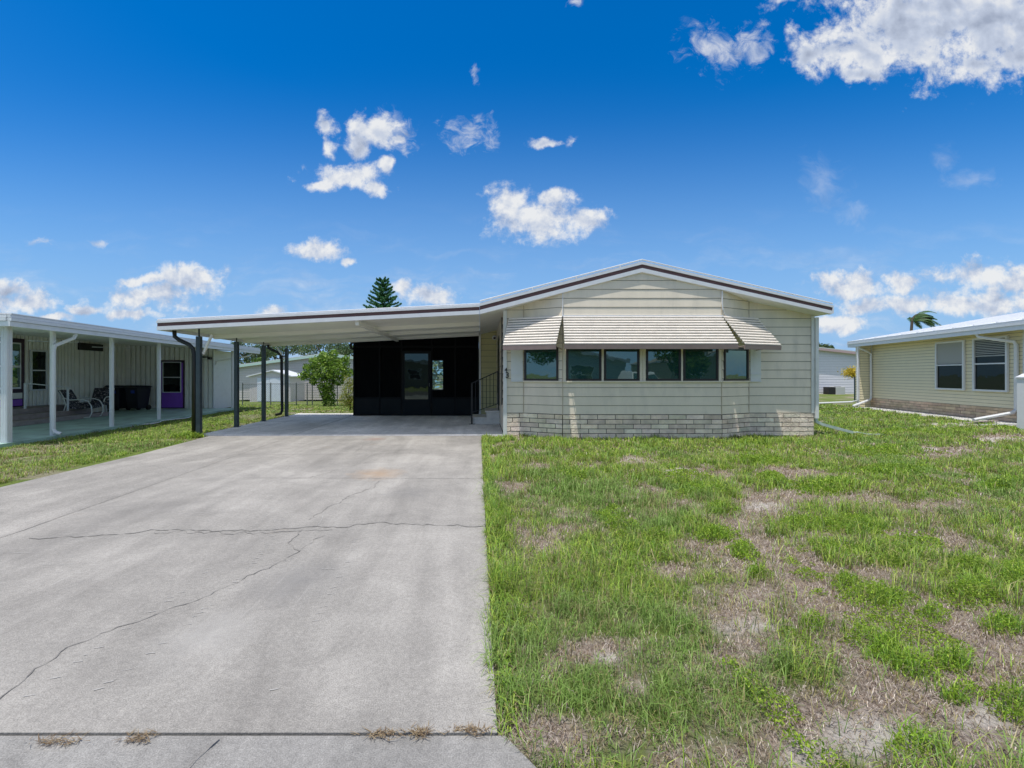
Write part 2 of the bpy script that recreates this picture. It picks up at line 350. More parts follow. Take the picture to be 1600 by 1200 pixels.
def lap(mb, p0, p1, z0, zt, e=.205, proud=.014, breaks=(), col=(.79,.70,.56), gc=(.16,.145,.12), gh=.011):
    dx, dy = p1[0]-p0[0], p1[1]-p0[1]; l = math.hypot(dx, dy); n = norm2(p0, p1)
    f = zt if callable(zt) else (lambda s: zt)
    zm = max(f(s*l/40) for s in range(41)); z = z0; ss = [k*l/60 for k in range(61)]+list(breaks)
    P = lambda s, z, t: (p0[0]+dx/l*s+n[0]*t, p0[1]+dy/l*s+n[1]*t, z)
    while z < zm-.004:
        top = z+e; s_ = sorted(ss)
        if not callable(zt): s_ = [0, l]
        run = []
        flat_run = None
        for a, b in zip(s_[:-1], s_[1:]):
            if b-a < 1e-6: continue
            fa, fb = f(a), f(b)
            if fa <= z and fb <= z: continue
            ta, tb = min(top, max(fa, z)), min(top, max(fb, z))
            oa, ob = proud*(1-(ta-z)/e)+.002, proud*(1-(tb-z)/e)+.002
            run.append((a, b, ta, tb, oa, ob))
        merged = []
        for r in run:
            if merged and merged[-1][2] == merged[-1][3] == r[2] == r[3] and abs(merged[-1][1]-r[0]) < 1e-9:
                q = merged[-1]; merged[-1] = (q[0], r[1], q[2], r[3], q[4], r[5])
            else: merged.append(r)
        for a, b, ta, tb, oa, ob in merged:
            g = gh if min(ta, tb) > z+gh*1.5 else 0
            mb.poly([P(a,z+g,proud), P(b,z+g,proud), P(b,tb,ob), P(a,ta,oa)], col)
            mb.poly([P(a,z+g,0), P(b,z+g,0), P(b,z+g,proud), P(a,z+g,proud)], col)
            if g: mb.poly([P(a,z,-.004), P(b,z,-.004), P(b,z+g,-.002), P(a,z+g,-.002)], gc)  # shadow line under each board, put into the groove colour
        z = top
def ribs(mb, p0, p1, z0, z1, pitch=.1, depth=.02, duty=.5):   # vertical ribbed metal wall
    dx, dy = p1[0]-p0[0], p1[1]-p0[1]; l = math.hypot(dx, dy); n = norm2(p0, p1); k = max(1, int(l/pitch)); q = l/k
    P = lambda s, z, t: (p0[0]+dx/l*s+n[0]*t, p0[1]+dy/l*s+n[1]*t, z)
    for i in range(k):
        s = i*q; pts = [(0,0),(.70,0),(.74,-depth),(.96,-depth),(1,0)]
        for (a, ta), (b, tb) in zip(pts[:-1], pts[1:]):
            mb.poly([P(s+a*q,z0,ta), P(s+b*q,z0,tb), P(s+b*q,z1,tb), P(s+a*q,z1,ta)])
def bricks(mb, mo, p0, p1, z0, z1, rng, course=.108, ln=.405, g=.015, proud=.03, base=(.88,.74,.60)):
    dx, dy = p1[0]-p0[0], p1[1]-p0[1]; l = math.hypot(dx, dy); n = norm2(p0, p1); d = (dx/l, dy/l)
    mo.obox(p0, p1, n, -.06, proud-.012, z0, z1)
    k = 0; z = z1
    while z > z0+.01:
        s = -ln*(.5 if k % 2 else 0)-rng.random()*.05
        while s < l:
            a, b = max(s+g/2, 0.003), min(s+ln-g/2, l-.003)
            if b-a > .04:
                t = proud+rng.uniform(-.004, .005); c = rng.uniform(.8, 1.12)
                mb.obox((p0[0]+d[0]*a, p0[1]+d[1]*a), (p0[0]+d[0]*b, p0[1]+d[1]*b), n, -.02, t, max(z-course+g, z0), z, tuple(x*c*rng.uniform(.96,1.04) for x in base))
            s += ln
        z -= course; k += 1
# ------------------------------------------------------------------ noise for scattering
def vnoise(x, y, sc, seed=0):
    def h(i, j):
        n = (i*374761393+j*668265263+seed*974634777) & 0xFFFFFFFF
        n = ((n ^ (n >> 13))*1274126177) & 0xFFFFFFFF
        return ((n ^ (n >> 16)) & 0xFFFF)/65535.0
    xs = np.asarray(x)*sc; ys = np.asarray(y)*sc; i = np.floor(xs).astype(np.int64); j = np.floor(ys).astype(np.int64)
    u = xs-i; v = ys-j; u = u*u*(3-2*u); v = v*v*(3-2*v)
    return (h(i,j)*(1-u)+h(i+1,j)*u)*(1-v)+(h(i,j+1)*(1-u)+h(i+1,j+1)*u)*v
def fbm(x, y, sc, seed=0): return (vnoise(x,y,sc,seed)*.5+vnoise(x,y,sc*2.1,seed+1)*.27+vnoise(x,y,sc*4.3,seed+2)*.15+vnoise(x,y,sc*9,seed+3)*.08)
def terrain(x, y):
    x = np.asarray(x, float); y = np.asarray(y, float)
    k = np.clip((2-x)/6, 0, 1); d = np.clip((y-17)/14, 0, 1.25)
    return -.018-.45*k*d*d*(3-2*np.clip(d,0,1))/1.0
DEAD = [(1215,785,62,18),(1120,850,80,20),(1200,880,100,28),(1165,930,85,45),(1290,900,80,22),(1300,955,110,30),(1420,1010,150,36),(1540,1040,90,45),
        (1400,1095,130,50),(1290,1120,90,45),(1560,1130,80,55),(1500,960,100,24),(930,1010,60,22),(980,1070,25,10),(850,1140,62,36),(1480,706,50,8),(1560,685,60,8),
        (1090,740,60,10),(990,720,30,8),(830,730,30,8),(800,760,22,8),(1350,780,50,10),(1470,850,60,12),(1250,740,60,9),(1480,1180,120,30),(1160,1010,50,20),(1060,890,50,14),(1450,790,60,9)]
SAND = [(1340,1150,90,40),(1260,1170,50,30),(975,1072,22,9),(1190,790,40,9),(1060,735,30,6),(985,716,25,5),(950,1022,25,9),(1180,975,55,14),(1540,1110,50,22),(1560,686,45,5),(1490,662,60,3),(1440,700,30,4)]
WEED = [(1370,934,58,17),(1345,995,26,14),(1385,1015,34,16),(1430,1045,42,18),(1577,1095,42,30),(1528,925,52,26),(1568,975,34,15),(1269,975,19,12),(1321,910,22,12),(1402,880,22,9),
        (1163,862,24,16),(1430,1168,46,20),(1298,860,24,9),(1100,768,50,12),(1127,795,26,10),(1118,835,38,13),(1181,896,22,11),(1028,838,24,10),(1290,760,60,12),(1205,750,30,12),
        (1400,735,70,8),(1460,960,30,14),(1490,1035,36,14),(1510,890,50,14),(1330,820,60,14),(1255,820,40,12),(1420,850,60,10),(1590,900,40,24),(1180,720,50,7),(1400,700,50,5),(1500,1085,40,14),(1560,760,40,6)]
def ell(x, y, lst):
    y = np.maximum(y, .3); px = PX+F*x/y; py = PY+F*EYE/y; r = np.full(np.shape(x), -9.0)
    for a, b, rx, ry in lst: r = np.maximum(r, 1-np.sqrt(((px-a)/rx)**2+((py-b)/ry)**2))
    return r
def deadness(x, y):
    n = fbm(x, y, 1.7, 5)-.5; m = fbm(x, y, 5.5, 11)-.5
    big = np.clip(ell(x, y, [(1400,980,360,230),(1250,840,200,60)])*1.6, 0, 1)
    a = np.clip(.55+ell(x, y, DEAD)*1.5+n*1.9+m*1.9+.5*big, 0, 1); a = np.maximum(a, np.clip(big*.75+n*2.2+m*3.2, 0, 1))
    b = np.clip((fbm(x, y, .8, 21)-.56)*6+m*2, 0, .7)*np.clip((y-2)/3,.35,1)*np.clip((13-y)/6,.25,1)*.8
    a = np.maximum(a, b)
    return np.where(x < -6, np.clip((fbm(x,y,.9,8)-.55)*4+.12+m, 0, .6), a)
def sandiness(x, y): return np.clip(.25+ell(x, y, SAND)*1.6+(fbm(x, y, 4.5, 31)-.5)*2.6, 0, 1)*(np.asarray(x) > 0)
def ground():
    def lines(segs):
        r = []
        for a, b, d in segs: r += list(np.arange(a, b, d))
        return np.array(sorted(set(np.round(r+[segs[-1][1]], 4))))
    xs = lines([(-900,-100,100),(-100,-20,8),(-20,-10,1),(-10,-6,.12),(-6,0,.6),(0,16,.07),(16,30,.5),(30,100,8),(100,901,100)])
    ys = lines([(-900,-100,100),(-100,-10,8),(-10,1,1),(1,11,.07),(11,20,.2),(20,40,1),(40,100,6),(100,1600,100)])
    X, Y = np.meshgrid(xs, ys); Z = terrain(X, Y)+np.where((Y > 1)&(Y < 25)&(X > .3), (fbm(X,Y,2.3,3)-.5)*.03, 0)
    v = np.stack([X, Y, Z], -1).reshape(-1, 3); nx = len(xs); ny = len(ys)
    i = (np.arange(ny-1)[:,None]*nx+np.arange(nx-1)[None]).ravel(); f = np.stack([i, i+1, i+nx+1, i+nx], 1)
    me = bpy.data.meshes.new('ground'); me.vertices.add(len(v)); me.vertices.foreach_set('co', v.ravel())
    me.loops.add(f.size); me.loops.foreach_set('vertex_index', f.ravel().astype(np.int32)); me.polygons.add(len(f))
    me.polygons.foreach_set('loop_start', np.arange(0, f.size, 4, dtype=np.int32)); me.polygons.foreach_set('use_smooth', [True]*len(f)); me.update(calc_edges=True)
    a = me.color_attributes.new('cover', 'FLOAT_COLOR', 'POINT')
    x, y = v[:,0], v[:,1]; c = np.stack([deadness(x,y), sandiness(x,y)*.9, x*0, x*0+1], 1).astype(np.float32); a.data.foreach_set('color', c.ravel())
    me.materials.append(M['soil']); o = bpy.data.objects.new('ground', me); C.objects.link(o); o['kind'] = 'structure'
ground()
# ------------------------------------------------------------------ driveway
def flat(name, pts, z0, z1, m):
    o = MB().hull([(x,y,z0) for x, y in pts], [(x,y,z1) for x, y in pts]).build(name, m); o['kind'] = 'structure'; return o
XJ = lambda y: -4.15-.03*y
flat('driveway', [(XJ(1.75)+.006,1.765),(.07,1.765),(.06,3),(.05,5),(.03,8),(.03,10.39),(XJ(10.39)+.006,10.39)], -.12, 0, 'drive')
flat('driveway_extension', [(-6.15,1.765),(XJ(1.75)-.006,1.765),(XJ(10.39)-.006,10.39),(-6.45,10.39),(-6.25,8)], -.12, -.003, 'drive')
flat('driveway_apron', [(-7.6,-.9),(1.6,-.9),(.62,.7),(.36,1.35),(.22,1.6),(.1,1.757),(-6.2,1.757),(-6.6,1.2),(-7,.3)], -.12, -.006, 'apron')
flat('carport_slab', [(-6.75,10.4),(.565,10.4),(.565,16.2),(-6.75,16.2)], -.12, .022, 'slab')
flat('road', [(-200,-9),(200,-9),(200,-.92),(-200,-.92)], -.14, -.015, 'asphalt')
def ribbon(mb, pts, w, rng, jit=.012, z=.004, lo=.15):
    P = []
    for (a, b) in zip(pts[:-1], pts[1:]):
        l = math.dist(a, b); n = max(2, int(l/.035))
        for k in range(n): P.append((a[0]+(b[0]-a[0])*k/n, a[1]+(b[1]-a[1])*k/n))
    P.append(pts[-1]); ox = 0
    prev = None
    for i, p in enumerate(P):
        q = P[min(i+1, len(P)-1)]; o = P[max(i-1, 0)]; d = Vector((q[0]-o[0], q[1]-o[1])); d = d.normalized() if d.length else Vector((1,0))
        ox = ox*.8+rng.gauss(0, jit); ww = w*.8*rng.uniform(lo, 1.25); n = (-d.y, d.x)
        cur = ((p[0]+n[0]*(ox+ww/2), p[1]+n[1]*(ox+ww/2), z), (p[0]+n[0]*(ox-ww/2), p[1]+n[1]*(ox-ww/2), z))
        if prev: mb.poly([prev[0], cur[0], cur[1], prev[1]][::-1])
        prev = cur
def cracks():
    rng = random.Random(4); mb = MB(); g = lambda l: [G(*p) for p in l]
    ribbon(mb, g([(-40,1120),(0,1097),(60,1045),(107,1012),(185,982),(240,962),(300,942),(360,915),(425,885),(470,862),(480,852),(510,837)]), .009, rng)
    ribbon(mb, g([(470,862),(460,847),(472,830)]), .010, rng)
    ribbon(mb, g([(45,841),(150,837),(240,829),(350,829),(450,826),(540,821),(600,816),(650,821),(755,821)]), .020, rng, .014)
    ribbon(mb, g([(240,833),(350,833),(430,831),(520,826)]), .012, rng, .02)
    ribbon(mb, g([(480,812),(540,780),(585,762),(592,751)]), .010, rng)
    ribbon(mb, g([(487,747),(540,730),(590,718)]), .010, rng)
    ribbon(mb, g([(555,707),(570,696),(585,687)]), .012, rng)
    ribbon(mb, g([(380,747),(500,747),(640,748),(755,748)]), .012, rng, .003)
    ribbon(mb, g([(370,711),(480,710),(600,709),(750,708)]), .013, rng, .004)
    ribbon(mb, g([(0,700+0),(1,700)]), .001, rng) if 0 else None
    ribbon(mb, g([(345,1155),(325,1172),(300,1200),(280,1225)]), .014, rng)
    o = mb.build('driveway_cracks', 'crack'); o['kind'] = 'structure'
    mb = MB(); mb.box(-6.1, .05, 1.746, 1.764, -.05, -.022)
    r2 = random.Random(3); ribbon(mb, [(XJ(1.77),1.77),(XJ(5.5),5.5)], .016, r2, .002, .003, .8); ribbon(mb, [(XJ(5.5),5.5),(XJ(10.38),10.38)], .012, r2, .002, .003, .5)
    mb.box(-4.47,-4.458,10.41,16.15,.02,.0245)
    o = mb.build('driveway_joint', 'crack'); o['kind'] = 'structure'
cracks()
def scuffs():
    rng = random.Random(12); mb = MB()
    for k in range(75):
        y = rng.uniform(3.2, 9.5); x = rng.uniform(-3.9, -.2); a = rng.choice((rng.uniform(-.25,.35), rng.uniform(1.2,1.9))); l = rng.uniform(.08,.4); cv = rng.uniform(-.8,.8); pts = []
        for i in range(6): pts.append((x, y)); x += math.cos(a)*l/5; y += math.sin(a)*l/5; a += cv/6
        if all(-4 < p[0] < 0 and p[1] < 10 for p in pts): ribbon(mb, pts, rng.uniform(.003,.009), rng, .002, .003)
    for (x0, y0, x1, y1) in ((-.95,2.0,-1.6,6.8),(-2.05,1.9,-2.3,5.4),(-1.75,2.0,-1.95,4.6)):
        n = 60
        for i in range(n):
            if rng.random() < .6:
                f = i/n; x = x0+(x1-x0)*f+.12*math.sin(f*4)+rng.gauss(0,.008); y = y0+(y1-y0)*f; ribbon(mb, [(x-.02,y),(x+.02,y+.012)], .008, rng, .002, .003)
    o = mb.build('scuff_marks', mat('scuff', (.385,.37,.35), .9)); o['kind'] = 'structure'
scuffs()
# ------------------------------------------------------------------ main house
FY = 9.92
def zr(X):   # fascia bottom line of the main roof
    return 2.84+.96*X/3.70 if X < 3.70 else 3.80-.96*(X-3.70)/4.33
def rake(parts_parent, pts_b, pts_t, y0, bands):
    """bands along a sloping edge; pts_b/pts_t lower and upper lines (x,z)."""
    for (f0, f1, yo, m, nm) in bands:
        mb = MB()
        for i in range(len(pts_b)-1):
            q = []
            for f in (f0, f1):
                for k in (i, i+1):
                    b, t = pts_b[k], pts_t[k]; q.append((b[0], b[1]+(t[1]-b[1])*f))
            a, b, c, d = q[0], q[1], q[3], q[2]
            mb.hull([(a[0],y0+yo,a[1]),(b[0],y0+yo,b[1]),(c[0],y0+yo,c[1]),(d[0],y0+yo,d[1])][::-1],
                    [(a[0],y0+.12,a[1]),(b[0],y0+.12,b[1]),(c[0],y0+.12,c[1]),(d[0],y0+.12,d[1])][::-1])
        mb.build(nm, m, parts_parent)
def window(parent, p0, p1, z0, z1, panem='pane', framem='bronze', fw=.045, out=.035, sash=None, name='window', sill=True):
    n = norm2(p0, p1); l = math.dist(p0, p1); d = ((p1[0]-p0[0])/l, (p1[1]-p0[1])/l)
    at = lambda s: (p0[0]+d[0]*s, p0[1]+d[1]*s)
    f = MB().obox(at(0), at(fw), n, 0, out, z0, z1).obox(at(l-fw), at(l), n, 0, out, z0, z1)
    f.obox(at(fw), at(l-fw), n, 0, out, z1-fw, z1).obox(at(fw), at(l-fw), n, 0, out, z0, z0+fw)
    if sash: f.obox(at(fw), at(l-fw), n, 0, out-.006, sash-.02, sash+.02)
    fr = f.build(name, framem, parent)
    MB().obox(at(fw), at(l-fw), n, .004, .016, z0+fw, z1-fw).build('pane', panem, fr)
    return fr
H = thing('manufactured_home', 'cream lap-sided manufactured home with shallow gable, bay windows, striped awnings and brick skirt', 'house', (4,10.4,0))
def H_(o): return o
HP = bpy.data.objects.new('x', None)
class Off:   # builds children given in world coordinates under an empty at its base
    def __init__(s, root): s.root = root; s.inv = Matrix.LocRotScale(root.location, root.rotation_euler, None).inverted()
def wchild(o, root):
    o.parent = root; o.matrix_parent_inverse = Matrix.LocRotScale(root.location, root.rotation_euler, None).inverted(); return o
WL, WM, WR = 10.4, 9.98, 10.4
c = [(.58,10.4),(1.04,10.4),(1.893,9.98),(5.535,9.98),(6.42,10.4),(7.95,10.4)]
def main_house():
    kids = []
    add = lambda o: kids.append(o) or o
    for i in range(5):
        p0, p1 = c[i], c[i+1]; l = math.dist(p0, p1)
        zt = lambda s: zr(p0[0]+(p1[0]-p0[0])*s/l)+.03
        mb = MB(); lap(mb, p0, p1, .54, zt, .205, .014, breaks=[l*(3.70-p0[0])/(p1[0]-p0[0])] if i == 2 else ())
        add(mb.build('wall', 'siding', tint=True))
    mb = MB()   # seam strips between the siding runs
    ms = MB()
    for p in c[1:5]: ms.tube([(p[0],p[1]-.014,.54),(p[0],p[1]-.014,zr(p[0]))], .009, 6)
    add(ms.build('wall_seam', 'tan'))
    for a in ((.553,.64,10.362,10.384,.0,zr(.6)),(7.9,7.968,10.365,10.384,.54,zr(7.9))): add(MB().box(*a).build('corner_trim', 'trim'))
    # side and rear walls
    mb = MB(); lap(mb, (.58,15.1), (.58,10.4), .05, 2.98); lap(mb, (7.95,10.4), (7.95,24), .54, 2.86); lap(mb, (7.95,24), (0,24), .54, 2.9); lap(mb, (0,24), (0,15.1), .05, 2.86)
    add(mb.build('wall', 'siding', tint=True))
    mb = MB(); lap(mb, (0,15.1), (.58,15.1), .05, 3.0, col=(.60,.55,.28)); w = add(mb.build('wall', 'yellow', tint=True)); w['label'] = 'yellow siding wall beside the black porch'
    add(MB().box(-.035,.03,15.05,15.085,.03,2.97).build('corner_trim', 'trim'))
    # skirt
    rng = random.Random(2); mb = MB(); mo = MB()
    for p0, p1 in ((c[0],c[1]),(c[1],c[2]),(c[2],c[3]),(c[3],c[4]),(c[4],c[5]),((7.95,10.4),(7.95,14))): bricks(mb, mo, p0, p1, -.05, .535, rng)
    b = add(mb.build('brick_skirt', 'brick', tint=True)); kid_m = mo.build('mortar', 'mortar'); kid_m.parent = b
    # soffit and roof
    mb = MB(); xs = [0,3.70,8.03]
    for a, b_ in zip(xs[:-1], xs[1:]):
        mb.hull([(a,FY+.1,zr(a)+.012),(b_,FY+.1,zr(b_)+.012),(b_,10.42,zr(b_)+.012),(a,10.42,zr(a)+.012)], [(a,FY+.1,zr(a)+.03),(b_,FY+.1,zr(b_)+.03),(b_,10.42,zr(b_)+.03),(a,10.42,zr(a)+.03)])
    mb.box(7.96,8.03,10.42,24.3,zr(8.0)+.012,zr(8)+.03); mb.hull([(0,10.42,zr(0)+.012),(.6,10.42,zr(.6)+.012),(.6,24.3,zr(.6)+.012),(0,24.3,zr(0)+.012)],[(0,10.42,zr(0)+.03),(.6,10.42,zr(.6)+.03),(.6,24.3,zr(.6)+.03),(0,24.3,zr(0)+.03)])
    add(mb.build('soffit', 'trim'))
    pb = [(0,2.84),(3.70,3.80),(8.03,2.84)]; pt = [(-.01,3.10),(3.70,4.05),(8.06,3.05)]
    return_k = []
    e = bpy.data.objects.new('tmp', None)
    for (f0,f1,yo,m,nm) in [(0,.36,0,'white','fascia'),(.36,.70,.018,'brown','brown_fascia_band'),(.70,.90,-.012,'white','drip_edge')]:
        mb = MB()
        for i in (0, 1):
            q = [(pb[k][0]+(pt[k][0]-pb[k][0])*f, pb[k][1]+(pt[k][1]-pb[k][1])*f) for f, k in ((f0,i),(f0,i+1),(f1,i+1),(f1,i))]
            mb.hull([(x,FY+.1,z) for x, z in q], [(x,FY+yo,z) for x, z in q])
        add(mb.build(nm, m))
    mb = MB()
    for i in (0, 1):
        q = [(pb[k][0]+(pt[k][0]-pb[k][0])*f, pb[k][1]+(pt[k][1]-pb[k][1])*f) for f, k in ((.9,i),(.9,i+1),(1.0,i+1),(1.0,i))]
        mb.hull([(x,24.4,z) for x, z in q], [(x,FY+.03,z) for x, z in q])
    # raised metal coping seams on the left slope
    for x0 in (.25,1.2,2.2,3.2):
        z = 3.10+.95*x0/3.7; mb.box(x0-.012,x0+.012,FY-.01,FY+.05,z-.03,z+.03)
    mb.tube([(.0,FY+.02,3.14),(3.7,FY+.02,4.085),(8.05,FY+.02,3.085)], .018, 6)
    add(mb.build('roof', 'white'))
    mb = MB(); mb.box(8.031,8.13,10.0,24.2,2.87,2.99); add(mb.build('eave_gutter', 'white'))
    # windows
    ws = []
    def param(i, a, b): p0, p1 = c[i], c[i+1]; return tuple((p0[0]+(p1[0]-p0[0])*t, p0[1]+(p1[1]-p0[1])*t) for t in (a, b))
    z0, z1 = 1.318, 2.09
    X = lambda px: (px-750)/68.14
    p = param(1, .03, .90); ws.append(window(None, p[0], p[1], z0, z1))
    for a, b in ((884.5,939),(943.5,998.5),(1009,1063),(1067,1121.5)): ws.append(window(None, (X(a),9.98), (X(b),9.98), z0, z1))
    p = param(3, .07, .955); ws.append(window(None, p[0], p[1], z0, z1))
    for w in ws: add(w)
    mb = MB()   # cream strips between windows and sill
    for a, b in ((879.5,883.8),(939.6,942.9),(999.2,1003.2),(1004.0,1008.2),(1063.6,1066.4),(1122.2,1126.5)): mb.box(X(a),X(b),9.955,9.975,1.30,2.09)
    mb.box(1.89,5.53,9.925,9.978,1.285,1.316)
    for i in (1, 3):
        n = norm2(c[i], c[i+1]); mb.obox(c[i], c[i+1], n, .004, .05, 1.285, 1.316)
    add(mb.build('window_trim', 'cream'))
    # ribbed panels beside windows
    for (xa, xb) in ((.74,1.02),(6.45,6.70)):
        mb = MB(); ribs(mb, (xa,10.375), (xb,10.375), 1.30, 2.09, .045, .012); mb.box(xa,xb,10.376,10.39,1.30,2.09); mb.box(xa,xb,10.352,10.374,1.46,1.485); mb.box(xa,xb,10.352,10.374,1.29,1.302)
        add(mb.build('shutter', 'trim'))
    # awnings
    def awning(p0, p1, q0, q1, zt=2.80, zb=2.10, ns=11):
        mb = MB(); P = lambda s, f: ((p0[0]*(1-f)+q0[0]*f)*(1-s)+(p1[0]*(1-f)+q1[0]*f)*s, (p0[1]*(1-f)+q0[1]*f)*(1-s)+(p1[1]*(1-f)+q1[1]*f)*s)
        prof = []
        for k in range(ns):
            f0 = k/ns
            for g, o in ((0,.0),(.2,.022),(.6,.03),(.76,.012),(.84,-.016),(1,-.016)): prof.append((f0+g/ns, o))
        n = norm2(p0, p1); ln = math.hypot(zt-zb, .55); un, uz = (zt-zb)/ln, .55/ln
        def V(s, f, o): x, y = P(s, f); return (x+n[0]*o*un, y+n[1]*o*un, zt+(zb-zt)*f+o*uz)
        for (fa, oa), (fb, ob) in zip(prof[:-1], prof[1:]):
            mb.poly([V(0,fa,oa), V(0,fb,ob), V(1,fb,ob), V(1,fa,oa)], (.85,.78,.70) if .0 <= (fa*ns+.001) % 1 < .66 else (.25,.255,.225))
        a = mb.build('awning', 'awn', tint=True)
        m2 = MB()
        q = [(*P(s,1), 0) for s in (0,1)]
        m2.hull([(q[0][0],q[0][1],zb-.085),(q[1][0],q[1][1],zb-.085),(q[1][0]+n[0]*-.02,q[1][1]+n[1]*-.02,zb-.085),(q[0][0]+n[0]*-.02,q[0][1]+n[1]*-.02,zb-.085)],
                [(q[0][0]+n[0]*.012,q[0][1]+n[1]*.012,zb+.005),(q[1][0]+n[0]*.012,q[1][1]+n[1]*.012,zb+.005),(q[1][0]-n[0]*.02,q[1][1]-n[1]*.02,zb+.005),(q[0][0]-n[0]*.02,q[0][1]-n[1]*.02,zb+.005)])
        lp = m2.build('lip', 'lip', a)
        m3 = MB()
        for s in (0.01, .99):
            A = V(s, 1, -.03); B2 = V(s, 0.0, -.02); MB().tube([A, (B2[0], B2[1], zb-.06)], .01, 5).build('support_arm', 'lip', a)
        return a
    d = .55; nL = norm2(c[1], c[2]); nR = norm2(c[3], c[4])
    a0 = (.694, 10.36)
    add(awning(a0, c[2], (.52,9.87), (c[2][0]+nL[0]*d*.95, c[2][1]+nL[1]*d*.95)))
    add(awning((1.9,9.97), (5.53,9.97), (1.83,9.43), (5.60,9.43)))
    e1 = (6.59,10.36)
    add(awning(c[3], e1, (c[3][0]+nR[0]*d, c[3][1]+nR[1]*d), (e1[0]+nR[0]*d, e1[1]+nR[1]*d)))
    # white flashing strips over the awnings
    add(MB().tube([(1.893,9.955,2.80),(1.893,9.955,zr(1.893)-.01)], .012, 4).build('flashing', 'white')); add(MB().tube([(5.78,10.08,2.80),(5.64,10.02,2.84),(5.56,9.96,2.95),(5.54,9.955,3.1),(5.54,9.955,zr(5.54)-.01)], .014, 4).build('flashing', 'white'))
    add(MB().box(1.87,5.55,9.93,9.978,2.79,2.815).build('flashing', 'white'))
    # right downspout
    dx = 8.0; mb = MB(); mb.box(7.975,8.045,10.33,10.40,.42,2.82); dsp = add(mb.build('downspout', 'trim'))
    # door on the left side, security light, house number
    mb = MB(); mb.box(.555,.562,12.75,13.7,.56,2.62); dr = add(mb.build('door', 'black')); MB().box(.545,.554,12.8,13.65,.9,2.5).build('pane', 'pane2', dr)
    add(MB().box(.54,.578,10.95,11.02,.7,2.9).build('downspout', 'black'))
    mb = MB(); mb.tube([(.5,15.08,2.75),(.5,15.0,2.75)], .07, 12); mb.tube([(.5,15.0,2.74),(.5,14.93,2.72)], .085, 12, .065); l = add(mb.build('security_light', 'white')); MB().tube([(.5,14.928,2.72),(.5,14.92,2.72)], .045, 10).build('lens', 'black', l)
    for ch, x, y, z, sz, r, mm in (('4',.585,10.33,1.53,.13,0,'black'),('3',.60,10.33,1.385,.19,0,'black'),('1',.545,10.33,1.36,.22,0,'white')):
        cu = bpy.data.curves.new('house_number', 'FONT'); cu.body = ch; cu.size = sz; cu.extrude = .006; cu.offset = .003
        o = bpy.data.objects.new('house_number', cu); C.objects.link(o); o.location = (x,y,z); o.rotation_euler = (R(90),0,0); bpy.context.view_layer.update(); me = bpy.data.meshes.new_from_object(o); w_ = o.matrix_world.copy(); bpy.data.objects.remove(o)
        o = bpy.data.objects.new('house_number', me); C.objects.link(o); o.matrix_world = w_; me.materials.clear(); me.materials.append(M[mm]); add(o)
    for k in kids:
        if k.parent is None: wchild(k, H)
main_house()
bpy.data.objects.remove(HP)
# pipe on the ground by the right corner
t = thing('drain_pipe', 'pale green-white downspout pipe running from the brick corner onto the grass', 'pipe', (8.9,10.45,0))
wchild(MB().tube([(8.03,10.42,.42),(8.05,10.42,.33),(8.2,10.43,.27),(8.95,10.46,.07)], .045, 4).build('pipe', 'pvc'), t)
wchild(MB().tube([(8.93,10.5,.055),(9.12,10.5,.075),(9.3,10.46,.03),(9.75,10.5,.015)], .03, 4, flat=.5).build('outlet', 'pvc'), t)
